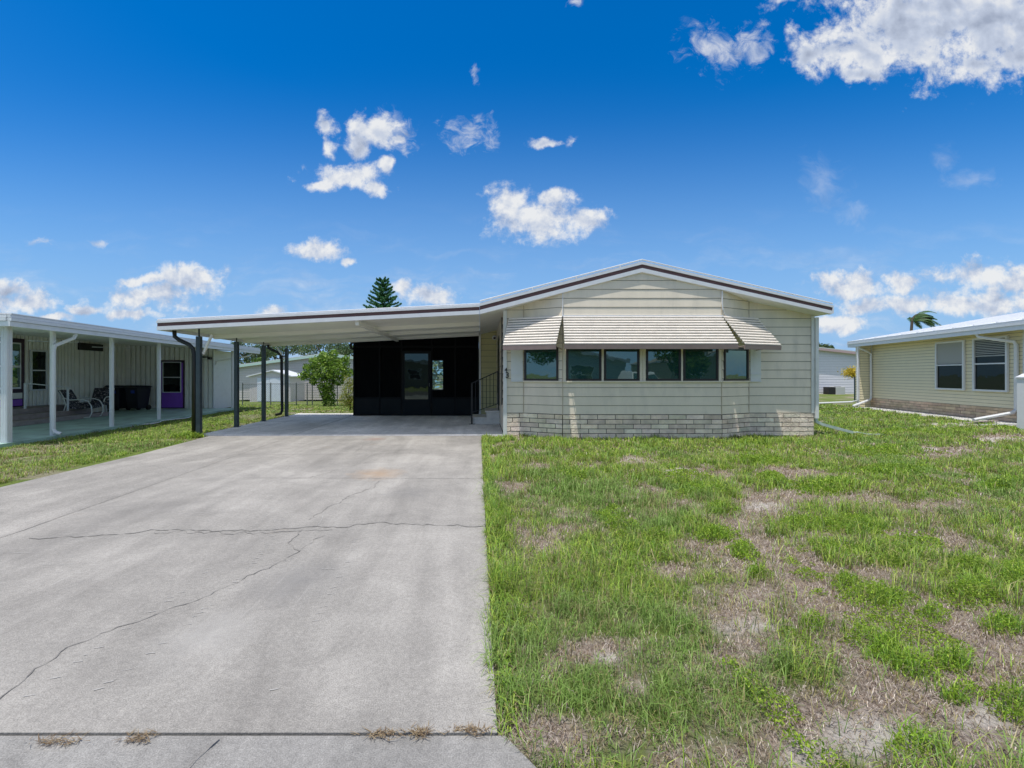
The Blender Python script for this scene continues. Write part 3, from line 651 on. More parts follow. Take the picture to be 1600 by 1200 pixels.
# ------------------------------------------------------------------ carport
def carport():
    t = thing('carport', 'open white carport roof with brown-striped fascia on dark steel posts', 'carport', (-3.5,12.5,0))
    zl = lambda X: 2.84+.37*X/7.37     # fascia bottom
    A, B = -7.37, -.012
    ks = []
    for (f0,f1,yo,m,nm) in [(0,.38,0,'white','fascia'),(.38,.72,.018,'brown','brown_fascia_band'),(.72,.93,-.012,'white','drip_edge')]:
        mb = MB(); q = [(A, zl(A)+.23*f0),(B, zl(B)+.23*f0),(B, zl(B)+.23*f1),(A, zl(A)+.23*f1)]
        mb.hull([(x,FY+.1,z) for x, z in q], [(x,FY+yo,z) for x, z in q])
        y0 = FY+.101
        mb.box(A-(0 if nm != 'drip_edge' else .01)+yo*.5, A+.05, y0, 15.3, zl(A)+.23*f0, zl(A)+.23*f1)
        ks.append(mb.build(nm, m))
    mb = MB(); mb.hull([(A,FY+.02,zl(A)+.215),(B,FY+.02,zl(B)+.215),(B,20.2,zl(B)+.215),(A,20.2,zl(A)+.215)][:2]+[(B,15.32,zl(B)+.215),(A,15.32,zl(A)+.215)],
        [(A,FY+.02,zl(A)+.235),(B,FY+.02,zl(B)+.235),(B,15.32,zl(B)+.235),(A,15.32,zl(A)+.235)])
    mb.tube([(A,FY+.03,zl(A)+.245),(B,FY+.03,zl(B)+.245)], .014, 6)
    ks.append(mb.build('roof', 'white'))
    mb = MB(); y = FY+.101; k = 0       # ceiling of long metal pans with standing ribs
    while y < 15.25:
        y1 = min(y+.30, 15.3)
        mb.hull([(A+.05,y,zl(A)+.075),(B,y,zl(B)+.075),(B,y1-.02,zl(B)+.075),(A+.05,y1-.02,zl(A)+.075)], [(A+.05,y,zl(A)+.085),(B,y,zl(B)+.085),(B,y1-.02,zl(B)+.085),(A+.05,y1-.02,zl(A)+.085)])
        y += .30
    mb.box(A+.05,B,FY+.101,15.3,zl(B)+.088,zl(B)+.09) if 0 else None
    mb.hull([(A+.05,FY+.101,zl(A)+.10),(B,FY+.101,zl(B)+.10),(B,15.3,zl(B)+.10),(A+.05,15.3,zl(A)+.10)], [(A+.05,FY+.101,zl(A)+.11),(B,FY+.101,zl(B)+.11),(B,15.3,zl(B)+.11),(A+.05,15.3,zl(A)+.11)])
    ks.append(mb.build('ceiling', 'ceil'))
    for y in (11.35, 12.0, 13.5, 15.1)[1:]:
        mb = MB(); q = [(A+.05,zl(A)-.03),(B,zl(B)-.03),(B,zl(B)+.073),(A+.05,zl(A)+.073)]
        mb.hull([(x,y+.05,z) for x, z in q], [(x,y-.05,z) for x, z in q]); ks.append(mb.build('cross_beam', 'ceil'))
    mb = MB().box(-2.88,-2.80,10.05,14.95,2.60,2.70); ks.append(mb.build('long_beam', 'ceil'))
    for i, y in enumerate((10.38,11.98,13.48,15.08)):
        w = .05; mb = MB().box(-6.7-w,-6.7+w,y-w,y+w,-.02,2.37); mb.box(-6.71,-6.69,y-.02,y+.02,2.37,zl(-6.7)+.06)
        if i == 0: mb.box(-6.6505,-6.645,y-.03,y+.03,.02,2.3)
        mb.box(-6.78,-6.62,y-.08,y+.08,.022,.032)
        ks.append(mb.build('post', 'post', bevel=.006))
    mb = MB().tube([(-6.64,10.43,1.95),(-6.42,10.43,2.42)], .032, 4); ks.append(mb.build('brace', 'ceil'))
    mb = MB().tube([(-6.78,15.02,1.95),(-6.86,15.0,2.2),(-7.0,15.0,2.40)], .032, 4); ks.append(mb.build('brace', 'ceil'))
    mb = MB().tube([(-7.22,10.28,2.5),(-7.21,10.28,2.36),(-7.12,10.3,2.28),(-6.9,10.33,2.17),(-6.83,10.35,2.08),(-6.81,10.36,1.95),(-6.81,10.36,.06)], .048, 8, flat=.8)
    ks.append(mb.build('downspout', 'black', smooth=True))
    mb = MB().tube([(-7.3,14.98,2.48),(-7.28,14.98,2.38),(-7.0,15,2.25),(-6.84,15.0,2.1),(-6.82,15.0,.22),(-6.86,14.98,.12),(-7.02,14.93,.08)], .048, 8, flat=.8)
    ks.append(mb.build('downspout', 'black', smooth=True))
    for k in ks: wchild(k, t)
carport()
# ------------------------------------------------------------------ screened porch behind the carport
def porch():
    t = thing('screened_porch', 'black screened porch wall with glazed door at the back of the carport', 'porch', (-2.2,15.3,0))
    ks = []; x0, x1, y = -4.45, -.04, 15.28; zl = lambda X: 2.84+.37*X/7.37
    mb = MB(); mb.hull([(x0,y+.05,.03),(x1,y+.05,.03),(x1,y+.05,zl(x1)+.08),(x0,y+.05,zl(x0)+.08)],[(x0,y+.02,.03),(x1,y+.02,.03),(x1,y+.02,zl(x1)+.08),(x0,y+.02,zl(x0)+.08)])
    mb.box(x0,x0+.03,y+.06,20,.03,2.66); mb.box(x0+.03,x1,19.9,20,.03,2.66); ks.append(mb.build('screen', 'screen'))
    mb = MB()
    for x in (x0, -3.55, -2.78, -1.72, -.9, x1-.05): mb.box(x, x+.05, y-.02, y+.019, .03, zl(x)+.04)
    for a, b in ((x0+.05,-3.55),(-3.5,-2.78),(-1.67,-.9),(-.85,x1-.05)): mb.box(a,b,y-.015,y+.019,.62,.67); mb.box(a,b,y-.015,y+.019,.03,.08)
    mb.box(x0+.05,x1-.05,y-.018,y+.019,2.42,2.48); ks.append(mb.build('frame', 'dark'))
    for a, b in ((x0+.05,-3.55),(-3.5,-2.78),(-1.67,-.9),(-.85,x1-.05)): ks.append(MB().box(a,b,y-.005,y+.018,.08,.62).build('knee_panel', 'knee'))
    mb = MB(); mb.box(-2.72,-2.64,y-.04,y+.019,.05,2.30); mb.box(-1.82,-1.73,y-.04,y+.019,.05,2.30); mb.box(-2.64,-1.82,y-.04,y+.019,2.20,2.30); mb.box(-2.64,-1.82,y-.036,y+.019,.05,.60)
    d = mb.build('door', 'knee'); ks.append(d); MB().box(-2.64,-1.82,y-.02,y-.01,.60,2.20).build('pane', 'panedoor', d); MB().tube([(-1.77,y-.07,1.05),(-1.77,y-.07,1.17)], .012, 6).build('handle', 'galv', d)
    mb = MB().box(-1.66,-1.30,y-.03,y-.02,.92,.95).box(-1.66,-1.30,y-.03,y-.02,1.95,1.98)
    for k in range(5): mb.box(-1.66,-1.30,y-.03,y-.012,1.12+k*.16,1.135+k*.16)
    wn = mb.build('window', 'black'); ks.append(wn); mb = MB()
    mb.box(-1.66,-1.30,y-.02,y-.01,.95,1.95); mb.build('pane', 'panebright', wn)
    mb = MB().hull([(x0-.2,15.33,zl(x0-.2)+.12),(x1,15.33,zl(x1)+.12),(x1,20.2,zl(x1)+.12),(x0-.2,20.2,zl(x0)+.12)],[(x0-.2,15.33,zl(x0-.2)+.2),(x1,15.33,zl(x1)+.2),(x1,20.2,zl(x1)+.2),(x0-.2,20.2,zl(x0)+.2)])
    ks.append(mb.build('roof', 'white')); ks.append(MB().tube([(x0-.05,15.36,2.62),(x0-.12,15.34,2.5),(x0-.1,15.36,2.4),(x0-.04,15.38,2.36)], .05, 8).build('gutter_elbow', 'black'))
    for k in ks: wchild(k, t)
porch()
def steps():
    t = thing('entry_steps', 'pale concrete steps beside the home corner with a black metal railing', 'steps', (.2,13.2,.022))
    ks = []
    mb = MB().box(-.20,.57,12.72,13.75,.023,.17).box(.19,.57,12.74,13.73,.171,.36); ks.append(mb.build('riser', 'cblock'))
    ks.append(MB().box(-.24,.185,12.68,13.78,.171,.215).box(.15,.568,12.70,13.76,.361,.405).build('tread', 'cblock', bevel=.006))
    y = 12.66; mb = MB(); mb.box(-.26,-.215,y-.022,y+.022,.022,1.22); mb.box(-.32,-.155,y-.05,y+.05,.022,.03)
    mb.tube([(-.24,y,1.21),(.53,y,1.56)], .02, 4); mb.tube([(-.22,y,.36),(.53,y,.62)], .014, 4); mb.box(.52,.548,y-.014,y+.014,.42,1.56)
    rl = mb.build('railing', 'black'); ks.append(rl)
    for k in range(7):
        x = -.13+k*.105; f = (x+.24)/.77; b = MB().box(x-.008,x+.008,y-.008,y+.008,.36+.27*f,1.20+.345*f).build('baluster', 'black'); b.parent = rl
    for k in ks: wchild(k, t)
steps()
exec_after = []
# ------------------------------------------------------------------ left neighbour
def left_house():
    t = thing('neighbour_home', 'pale ribbed-metal home with purple doors and long white porch roof', 'house', (-9.12,0,0), R(4.0))
    P = lambda mb, n, m, **k: mb.build(n, m, t, **k)
    xw = -4.27
    mb = MB(); ribs(mb, (xw,6), (xw,15.9), .35, 2.75, .13, .05); P(mb, 'wall', 'lwall')
    mb = MB(); ribs(mb, (xw,15.9), (xw,18.4), .06, 2.72, .22, .08); P(mb, 'wall', 'lwall')
    mb = MB(); ribs(mb, (xw,18.4), (-.8,18.4), .06, 2.70, .19, .08, .45); P(mb, 'wall', 'lwall')
    mb = MB(); mb.box(-.82,-.8,18.4,20.2,.0,2.5); mb.box(xw,-.83,20.1,20.2,0,2.5); mb.box(-.815,-.775,18.36,18.42,.0,2.5); P(mb, 'wall', 'white')
    P(MB().box(xw-.1,xw-.005,6,18.4,.0,.349), 'skirt', 'lwall')
    mb = MB()
    for z0, z1, o in ((2.43,2.53,0),(2.535,2.60,.025),(2.605,2.66,.01)): mb.box(.27,.33+o,8.7,20.2,z0,z1); mb.box(-9,.27,8.7-o,8.76,z0+.0,z1)
    P(mb, 'fascia', 'white')
    mb = MB(); mb.hull([(.34,8.72,2.665),(.34,20.2,2.665),(-4.4,20.2,2.86),(-4.4,8.72,2.86)],[(.34,8.72,2.69),(.34,20.2,2.69),(-4.4,20.2,2.89),(-4.4,8.72,2.89)])
    mb.hull([(-4.4,8.72,2.87),(-4.4,20.2,2.87),(-12,20.2,2.87),(-12,8.72,2.87)],[(-4.4,8.72,2.9),(-4.4,20.2,2.9),(-12,20.2,2.9),(-12,8.72,2.9)]); P(mb, 'roof', 'white')
    mb = MB(); y = 8.76
    while y < 20.1:
        mb.hull([(.27,y,2.50),(.27,y+.27,2.50),(-4.4,y+.27,2.70),(-4.4,y,2.70)],[(.27,y,2.52),(.27,y+.27,2.52),(-4.4,y+.27,2.72),(-4.4,y,2.72)]); y += .3
    mb.hull([(.27,8.76,2.53),(.27,20.1,2.53),(-4.4,20.1,2.73),(-4.4,8.76,2.73)],[(.27,8.76,2.54),(.27,20.1,2.54),(-4.4,20.1,2.74),(-4.4,8.76,2.74)]); P(mb, 'porch_ceiling', 'ceil')
    for i, y in enumerate((9.0,10.05,11.8,13.72,15.65,18.35)):
        w = .06 if i == 0 else .035; mb = MB(); x = -.02
        mb.box(x-w,x+w,y-w,y+w,.05,2.52)
        for k in (-1, 0, 1): mb.box(x+k*w*.6-.008,x+k*w*.6+.008,y-w-.008,y-w+.001,.05,2.52); mb.box(x+w-.001,x+w+.008,y+k*w*.6-.008,y+k*w*.6+.008,.05,2.52)
        P(mb, 'post', 'white')
    P(MB().tube([(.24,10.35,2.42),(.23,10.3,2.32),(.1,10.15,2.2),(.06,10.0,2.12),(.06,9.97,2.0),(.06,9.97,.22),(.1,9.97,.14),(.2,10.0,.1)], .042, 6), 'downspout', 'white')
    P(MB().tube([(.18,19.7,2.4),(.1,19.6,2.3),(-.76,18.6,2.05),(-.77,18.5,1.9)], .03, 6), 'downspout', 'white')
    P(MB().box(-4.6,.1,0,18.36,-.05,.06), 'patio_floor', 'pgreen')
    # side door with purple panels, in the ribbed wall
    def side(y0, y1, z0, z1, panel):
        p0, p1 = (xw+.02,y1), (xw+.02,y0)
        return window(t, (xw+.02,y0), (xw+.02,y1), z0, z1, 'pane2', 'white', .05, .04, (z0+z1)/2, name='window')
    n = MB().box(xw+.015,xw+.05,13.0,14.0,.47,2.58); d = P(n, 'door', 'dpurple')
    MB().box(xw+.051,xw+.07,13.07,13.87,1.02,2.45).build('screen_frame', 'white', d); MB().box(xw+.071,xw+.078,13.13,13.82,1.75,2.4).box(xw+.071,xw+.078,13.13,13.82,1.08,1.68).build('pane', 'pane', d)
    MB().box(xw+.051,xw+.075,13.07,13.9,.72,.90).build('panel', 'lwall', d); MB().box(xw+.051,xw+.075,13.07,13.9,.5,.7).build('lower_panel', 'purple', d)
    side(14.2, 14.78, .94, 2.26, 0)
    P(MB().box(xw+.015,xw+.06,16.0,17.1,2.36,2.62), 'vent', 'bronze')
    # purple door on the end wall
    d = P(MB().box(-2.890,-1.950,18.34,18.368,.065,2.07), 'door', 'dpurple'); d['label'] = 'purple storm door with dark two-part glass'
    MB().box(-2.840,-2.000,18.32,18.339,.10,.75).box(-2.050,-2.000,18.32,18.339,.75,1.96).box(-2.840,-2.800,18.32,18.339,.75,1.96).build('panel', 'purple', d)
    f = MB().box(-2.795,-2.765,18.30,18.336,.72,2.0).box(-2.085,-2.055,18.30,18.336,.72,2.0).box(-2.765,-2.085,18.30,18.336,1.97,2.0).box(-2.765,-2.085,18.30,18.336,.72,.75).box(-2.765,-2.085,18.30,18.336,1.34,1.37).build('window_frame', 'white', d)
    MB().box(-2.765,-2.085,18.325,18.334,.75,1.97).build('pane', 'pane2', d)
    P(MB().box(-.95,-.83,18.2,18.35,2.1,2.2).tube([(-1.3,18.25,2.2),(-.95,18.25,2.2)], .03, 6), 'wall_lamp', 'bronze')
    return t
LH = left_house()
Lm = Matrix.LocRotScale(LH.location, LH.rotation_euler, None)
def LW(x, y, z=0.06): return tuple(Lm @ Vector((x, y, z)))
def left_items():
    t = thing('porch_steps', 'weathered grey-brown timber steps below the purple-trimmed side door', 'steps', LW(-3.6,13.4,.06), R(4))
    mb = MB().box(-.66,.25,-1.3,1.5,0,.40).box(.251,.65,-1.4,1.6,0,.26).box(.651,1.05,-1.5,1.7,0,.13); mb.build('tread', 'plank', t, bevel=.01)
    MB().box(.22,.26,-.35,-.31,.4,1.15).box(.62,.66,.6,.64,.26,1.0).tube([(.24,-.33,1.15),(.64,.62,1.0)], .015, 6).build('handrail', 'white', t)
    # patio chairs
    t = thing('patio_chair', 'floral cushioned patio glider chair nearest the porch steps, facing right', 'chair', LW(-2.95,14.35), R(15), 'patio chairs on the porch')
    seat = MB(); back = MB()
    W2 = .28
    pr = [(-.05,.40,-.02),(.12,.37,0),(.33,.38,.02),(.5,.42,.03),(.54,.38,0)]
    def slab(mb, pr, th):
        for (x0,z0,_), (x1,z1,_) in zip(pr[:-1], pr[1:]):
            mb.hull([(x0,-W2,z0-th),(x1,-W2,z1-th),(x1,W2,z1-th),(x0,W2,z0-th)], [(x0,-W2,z0),(x1,-W2,z1),(x1,W2,z1),(x0,W2,z0)])
    slab(seat, pr, .07); seat.build('seat', 'fabric', t, bevel=.01)
    pb = [(-.02,.38),(-.10,.55),(-.20,.75),(-.30,.92)]
    for (x0,z0),(x1,z1) in zip(pb[:-1], pb[1:]): back.hull([(x0,-W2,z0),(x0-.07,-W2,z0-.02),(x0-.07,W2,z0-.02),(x0,W2,z0)],[(x1,-W2,z1),(x1-.07,-W2,z1-.02),(x1-.07,W2,z1-.02),(x1,W2,z1)])
    back.build('backrest', 'fabric', t, bevel=.01)
    for s in (-1, 1):
        y = s*.31; MB().tube([(-.3,y,.9),(-.18,y,.66),(-.02,y,.6),(.3,y,.61),(.46,y,.55),(.54,y,.4),(.56,y,.2),(.5,y,.04),(.2,y,.025),(-.3,y,.025)], .016, 7).build('arm_frame', 'trim', t, smooth=True)
        MB().tube([(-.22,y,.75),(-.13,y,.45),(-.2,y,.2),(-.28,y,.03)], .016, 7).build('leg', 'trim', t, smooth=True)
    dup(t, LW(-3.5,16.0), R(-70), 'floral cushioned patio chair facing the road, between the ottoman and dark bins')
    t = thing('ottoman', 'low floral cushioned ottoman on pale curved legs between two patio chairs', 'ottoman', LW(-3.2,15.25), R(10))
    MB().hull([(-.27,-.25,.36),(.27,-.25,.36),(.27,.25,.36),(-.27,.25,.36)],[(-.25,-.23,.45),(.25,-.23,.45),(.25,.23,.45),(-.25,.23,.45)]).build('cushion', 'fabric', t, bevel=.015)
    for s in (-1, 1):
        for q in (-1, 1): MB().tube([(s*.2,q*.23,.37),(s*.3,q*.23,.3),(s*.31,q*.23,.0)], .016, 7).build('leg', 'trim', t)
    # wheeled bins
    t = thing('wheeled_bin', 'dark wheeled refuse bin with blue label, closest to the ribbed wall', 'bin', LW(-3.92,17.45), R(3), 'wheeled bins on the porch')
    MB().hull([(-.24,-.27,.08),(.24,-.27,.08),(.24,.25,.08),(-.24,.25,.08)],[(-.31,-.37,.98),(.31,-.37,.98),(.31,.34,.98),(-.31,.34,.98)]).build('body', 'bin', t, bevel=.02)
    MB().hull([(-.33,-.40,.985),(.33,-.40,.985),(.33,.38,.985),(-.33,.38,.985)],[(-.27,-.3,1.08),(.27,-.3,1.08),(.27,.32,1.05),(-.27,.32,1.05)]).tube([(-.28,.42,1.0),(.28,.42,1.0)], .018, 6).build('lid', 'bin', t, bevel=.015)
    for s in (-1, 1): MB().tube([(s*.2,.26,.11),(s*.29,.26,.11)], .11, 14).build('wheel', 'tyre', t)
    MB().hull([(.0,-.353,.74),(.17,-.353,.74),(.17,-.37,.86),(0,-.37,.86)],[(.0,-.36,.74),(.17,-.36,.74),(.17,-.377,.86),(0,-.377,.86)]).build('sticker', 'blue', t)
    dup(t, LW(-3.2,17.5), R(-6), 'dark wheeled refuse bin with blue label, the one farther from the ribbed wall')
    for o in bpy.data.objects:
        if o.name.startswith('wheeled_bin'): o.scale = (.9,.9,.92)
    # garden hose and splash bits along patio edge
    rng = random.Random(8); pts = [LW(.25+.12*math.sin(k*.9)+rng.uniform(-.02,.02), 12.6+k*.22, .02) for k in range(12)]
    tag(MB().tube(pts, .016, 6).build('garden_hose', 'white', smooth=True), 'white garden hose lying on the grass along the green patio edge', 'hose')
left_items()
for (x, y, z, lab) in ((-11.75,12,2.44,'small white ceiling fan under the porch roof, the one nearer the road'),(-12.35,14.6,2.44,'small white ceiling fan under the porch roof, the one farther from the road')):
    t = thing('ceiling_fan', lab, 'fan', (x,y,z), R(20), 'porch ceiling fans')
    MB().tube([(0,0,.18),(0,0,-.02)], .02, 8).tube([(0,0,-.02),(0,0,-.12)], .08, 12).build('motor', 'white', t)
    for k in range(4):
        a = R(90*k+25); u = Vector((math.cos(a),math.sin(a),0)); w = Vector((-u.y,u.x,.12)); P_ = [u*.09-w*.04,u*.5-w*.06,u*.5+w*.06,u*.09+w*.04]
        MB().hull([tuple(p+Vector((0,0,-.075))) for p in P_],[tuple(p+Vector((0,0,-.067))) for p in P_]).build('blade', 'white', t)
# ------------------------------------------------------------------ right neighbour
RHl = (16.18,13.1,0); ang = -math.atan(.235)
RC = (.79,.705,.49)
def right_house():
    t = thing('side_home', 'yellow lap-sided home with two white-framed windows and low brick skirt', 'house', RHl, ang)
    P = lambda mb, n, m, **k: mb.build(n, m, t, **k)
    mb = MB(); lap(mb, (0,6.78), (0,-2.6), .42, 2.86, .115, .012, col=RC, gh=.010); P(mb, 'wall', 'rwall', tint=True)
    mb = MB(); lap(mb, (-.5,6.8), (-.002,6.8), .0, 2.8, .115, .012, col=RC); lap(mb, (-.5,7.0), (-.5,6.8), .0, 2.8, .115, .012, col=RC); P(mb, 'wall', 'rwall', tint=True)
    mb = MB(); mo = MB(); rng = random.Random(6); bricks(mb, mo, (0,6.78), (0,-2.6), -.05, .42, rng, .1, .4, .01, .03, (.60,.46,.32)); b = mb.build('brick_skirt', 'rbrick', t, tint=True); mo.build('mortar', 'mortar', b)
    P(MB().box(-.03,.0,6.74,6.785,.42,2.8).box(-.53,-.48,6.76,6.79,.0,2.75).box(-.03,-.013,-.28,-.2,.42,2.8), 'corner_trim', 'white')
    mb = MB()
    for z0, z1, o in ((2.74,2.87,0),(2.875,2.95,.03),(2.955,3.0,.01)): mb.box(-.62-o,-.56,-2.9,7.4,z0,z1); mb.box(-.56,.6,7.36,7.4+o,z0,z1)
    P(mb, 'fascia', 'white')
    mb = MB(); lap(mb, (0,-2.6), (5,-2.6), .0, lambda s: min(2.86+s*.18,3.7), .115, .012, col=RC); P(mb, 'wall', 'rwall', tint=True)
    P(MB().box(-.56,.0,-2.9,7.36,2.80,2.82), 'soffit', 'soff')
    mb = MB(); mb.hull([(-.64,-2.9,3.0),(5,-2.9,4.02),(5,7.4,4.02),(-.64,7.4,3.0)][::-1],[(-.64,-2.9,3.02),(5,-2.9,4.04),(5,7.4,4.04),(-.64,7.4,3.02)][::-1])
    for k in range(12): y = -2.6+k*.8; mb.hull([(-.64,y,3.02),(5,y,4.04),(5,y+.03,4.04),(-.64,y+.03,3.02)],[(-.64,y,3.045),(5,y,4.065),(5,y+.03,4.065),(-.64,y+.03,3.045)])
    P(mb, 'roof', 'white')
    for (y0, y1, z0, z1, bl) in ((1.80,3.04,.92,2.65,'a'),(.24,1.46,.92,2.67,'b')):
        # wall faces -x: run from high y to low y so that the normal points to -x
        fr = window(t, (-.016,y1), (-.016,y0), z0, z1, 'pane2', 'white', .06, .06, (z0+z1)/2+.02)
        zb = (z0+z1)/2+.06
        mb = MB()
        if bl == 'a': mb.box(-.045,-.040,y0+.07,y1-.07,zb,z1-.06)
        else:
            for k in range(9): mb.box(-.052,-.036,y0+.07,y1-.07,z1-.10-k*.055,z1-.075-k*.055)
            mb.box(-.044,-.04,y0+.07,y1-.07,z1-.62,z1-.58)
        mb.build('blind', 'blind', fr)
    P(MB().tube([(-.55,.62,2.76),(-.52,.6,2.66),(-.28,.15,2.52),(-.1,-.02,2.46),(-.07,-.05,2.35),(-.07,-.05,.42),(-.2,-.1,.32),(-1.25,-.25,.10)], .05, 6), 'downspout', 'white')
    P(MB().tube([(-.55,6.75,2.76),(-.5,6.7,2.66),(-.2,6.68,2.5),(-.07,6.70,2.4),(-.07,6.70,.45),(-.15,6.6,.35),(-.95,6.35,.06)], .045, 6), 'downspout', 'white')
    P(MB().tube([(-.56,6.74,2.74),(-.56,6.74,.3),(-.7,6.9,.22),(-1.9,7.9,.06)], .04, 6), 'downspout', 'white')
    return t
RH = right_house(); Rm = Matrix.LocRotScale(RH.location, RH.rotation_euler, None)
def RW(x, y, z=0): return tuple(Rm @ Vector((x, y, z)))
def gravel():
    rng = np.random.default_rng(3); pts = []
    a = [RW(-.03,6.7), RW(-.03,-4), RW(-.8,-4), RW(-.85,1), RW(-.95,3), RW(-.85,5), RW(-.55,6.6)]
    o = MB().hull([(x,y,-.06) for x, y, _ in a], [(x,y,.004) for x, y, _ in a]).build('gravel_strip', 'gravel'); o['kind'] = 'structure'
    mb = MB(); r = random.Random(5)
    for k in range(2600):
        x = -r.uniform(.05,.9)-(.1*r.random() if r.random() < .2 else 0); y = r.uniform(-3,6.6); p = RW(x, y); s = r.uniform(.012,.03); h = r.uniform(.4,.8)*s; c_ = r.uniform(.35,.75)
        q = [(p[0]+math.cos(a_+k)*s*r.uniform(.7,1.1), p[1]+math.sin(a_+k)*s*r.uniform(.7,1.1)) for a_ in (0,1.5,3.1,4.7)]
        mb.hull([(x_,y_,0) for x_, y_ in q], [(p[0]+(x_-p[0])*.6,p[1]+(y_-p[1])*.6,h+.004) for x_, y_ in q], (c_,c_*.97,c_*.9))
    mb.build('gravel_stones', mat('stones', (1,1,1), .9, attr='tint'), tint=True)['kind'] = 'stuff'
gravel()
for i, (x, y, l, a, lab) in enumerate([(-.9,-.05,1.1,10,'weathered grey plank on the ground under the white downspout end'),(-.75,-.75,1.3,-14,'pale plank lying between the downspout end and the white post')]):
    p = RW(x, y); t = MB().hull([(-l/2,-.06,0),(l/2,-.06,0),(l/2,.06,0),(-l/2,.06,0)],[(-l/2,-.06,.035),(l/2,-.06,.035),(l/2,.06,.035),(-l/2,.06,.035)]).build('plank', 'acgrey' if i else 'plank', bevel=.004)
    t.location = (p[0],p[1],.01); t.rotation_euler = (0,R(-3),R(a)); tag(t, lab, 'plank', 'planks by the brick skirt')
t = thing('vinyl_post', 'white vinyl fence post with pyramid cap standing before the yellow home', 'post', (14.62,11.7,0))
MB().box(-.085,.085,-.085,.085,-.05,1.36).build('shaft', 'white', t, bevel=.006)
MB().hull([(-.11,-.11,1.361),(.11,-.11,1.361),(.11,.11,1.361),(-.11,.11,1.361)],[(-.11,-.11,1.40),(.11,-.11,1.40),(.11,.11,1.40),(-.11,.11,1.40)]).hull([(-.1,-.1,1.401),(.1,-.1,1.401),(.1,.1,1.401),(-.1,.1,1.401)],[(-.01,-.01,1.49),(.01,-.01,1.49),(.01,.01,1.49),(-.01,.01,1.49)]).build('cap', 'white', t)
# ------------------------------------------------------------------ generic gable house for the distance and across the road
def gable_house(name, label, x0, x1, yf, yb, zg, ze, xp, zp, wall, roof, trim, face=-1, col=(.6,.55,.54), wins=(), door=None, lapped=True, cat='house', over=.35):
    t = thing(name, label, cat, ((x0+x1)/2, yf, zg))
    ks = []; sx = (lambda s: ze+(zp-ze)*max(0, 1-abs(s-xp)/((xp-x0) if s < xp else (x1-xp))))
    mb = MB()
    if face < 0:
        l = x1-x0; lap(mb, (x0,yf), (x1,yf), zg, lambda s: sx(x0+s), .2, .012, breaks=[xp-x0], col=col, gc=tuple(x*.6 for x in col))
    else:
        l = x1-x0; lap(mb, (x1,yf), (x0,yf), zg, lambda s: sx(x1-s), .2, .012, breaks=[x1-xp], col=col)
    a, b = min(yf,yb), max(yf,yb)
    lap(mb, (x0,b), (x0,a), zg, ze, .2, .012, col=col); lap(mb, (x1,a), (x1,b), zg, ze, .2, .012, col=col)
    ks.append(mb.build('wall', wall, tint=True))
    fy = yf+face*over
    s1 = (zp-ze)/(xp-x0); s2 = (zp-ze)/(x1-xp); L_ = [(x0-.3,ze-.3*s1),(xp,zp),(x1+.3,ze-.3*s2)]
    mr = MB(); mt_ = MB()
    for p, q in zip(L_[:-1], L_[1:]):
        mr.hull([(p[0],fy,p[1]+.06),(q[0],fy,q[1]+.06),(q[0],yb,q[1]+.06),(p[0],yb,p[1]+.06)],[(p[0],fy,p[1]+.12),(q[0],fy,q[1]+.12),(q[0],yb,q[1]+.12),(p[0],yb,p[1]+.12)])
        mt_.hull([(p[0],fy,p[1]-.12),(q[0],fy,q[1]-.12),(q[0],fy-face*.05,q[1]-.12),(p[0],fy-face*.05,p[1]-.12)],[(p[0],fy,p[1]+.058),(q[0],fy,q[1]+.058),(q[0],fy-face*.05,q[1]+.058),(p[0],fy-face*.05,p[1]+.058)])
    ks += [mr.build('roof', roof), mt_.build('fascia', trim)]
    for (a, b, c0, c1) in wins:
        ks.append(window(None, (a,yf+face*.015) if face < 0 else (b,yf+face*.015), (b,yf+face*.015) if face < 0 else (a,yf+face*.015), c0, c1, 'pane', 'white', .06, .05, (c0+c1)/2))
    if door:
        a, b, c1 = door; y0, y1 = sorted((yf+face*.016, yf+face*.05)); ks.append(MB().box(a,b,y0,y1,zg,c1).build('door', 'white'))
    for k in ks: wchild(k, t)
    return t
gable_house('rear_home', 'beige home with mint-green fascia behind the garden shed', -20.5, -4.5, 36, 48, -.6, 2.1, -12.6, 3.15, 'pinkwall', 'farroof', 'mint', wins=((-8.2,-7.2,.6,1.8),))
gable_house('rose_trimmed_home', 'white lap-sided home with rose fascia seen between the two houses', 16, 33, 34, 46, -.1, 2.75, 24, 3.75, 'pinkwall', 'farroof', 'rose', col=(.74,.72,.76), wins=((20,21.2,.9,2.1),))
g = thing('garden_shed', 'small pale metal shed with white double doors behind the chain-link fence', 'shed', (-15,31,-.47))
def shed():
    ks = []; z = -.47; x0, x1, y0, y1 = -16.4, -13.5, 31, 33.5; xm = -14.75
    mb = MB(); ribs(mb, (x0,y0), (x1,y0), z, 1.35, .16, .012); mb.poly([(x0,y0,1.35),(x1,y0,1.35),(xm,y0,1.72)]); ribs(mb, (x1,y0), (x1,y1), z, 1.35, .16, .012); ribs(mb, (x0,y1), (x0,y0), z, 1.35, .16, .012); ks.append(mb.build('wall', 'shed'))
    mb = MB()
    for p, q in (((x0-.2,1.3),(xm,1.74)),((xm,1.74),(x1+.2,1.3))): mb.hull([(p[0],y0-.15,p[1]),(q[0],y0-.15,q[1]),(q[0],y1,q[1]),(p[0],y1,p[1])],[(p[0],y0-.15,p[1]+.08),(q[0],y0-.15,q[1]+.08),(q[0],y1,q[1]+.08),(p[0],y1,p[1]+.08)])
    ks.append(mb.build('roof', 'white'))
    for a in (-15.85, -14.98): ks.append(MB().box(a,a+.85,y0-.05,y0-.02,z+.05,1.25).build('door', 'sheddoor'))
    for k in ks: wchild(k, g)
shed()
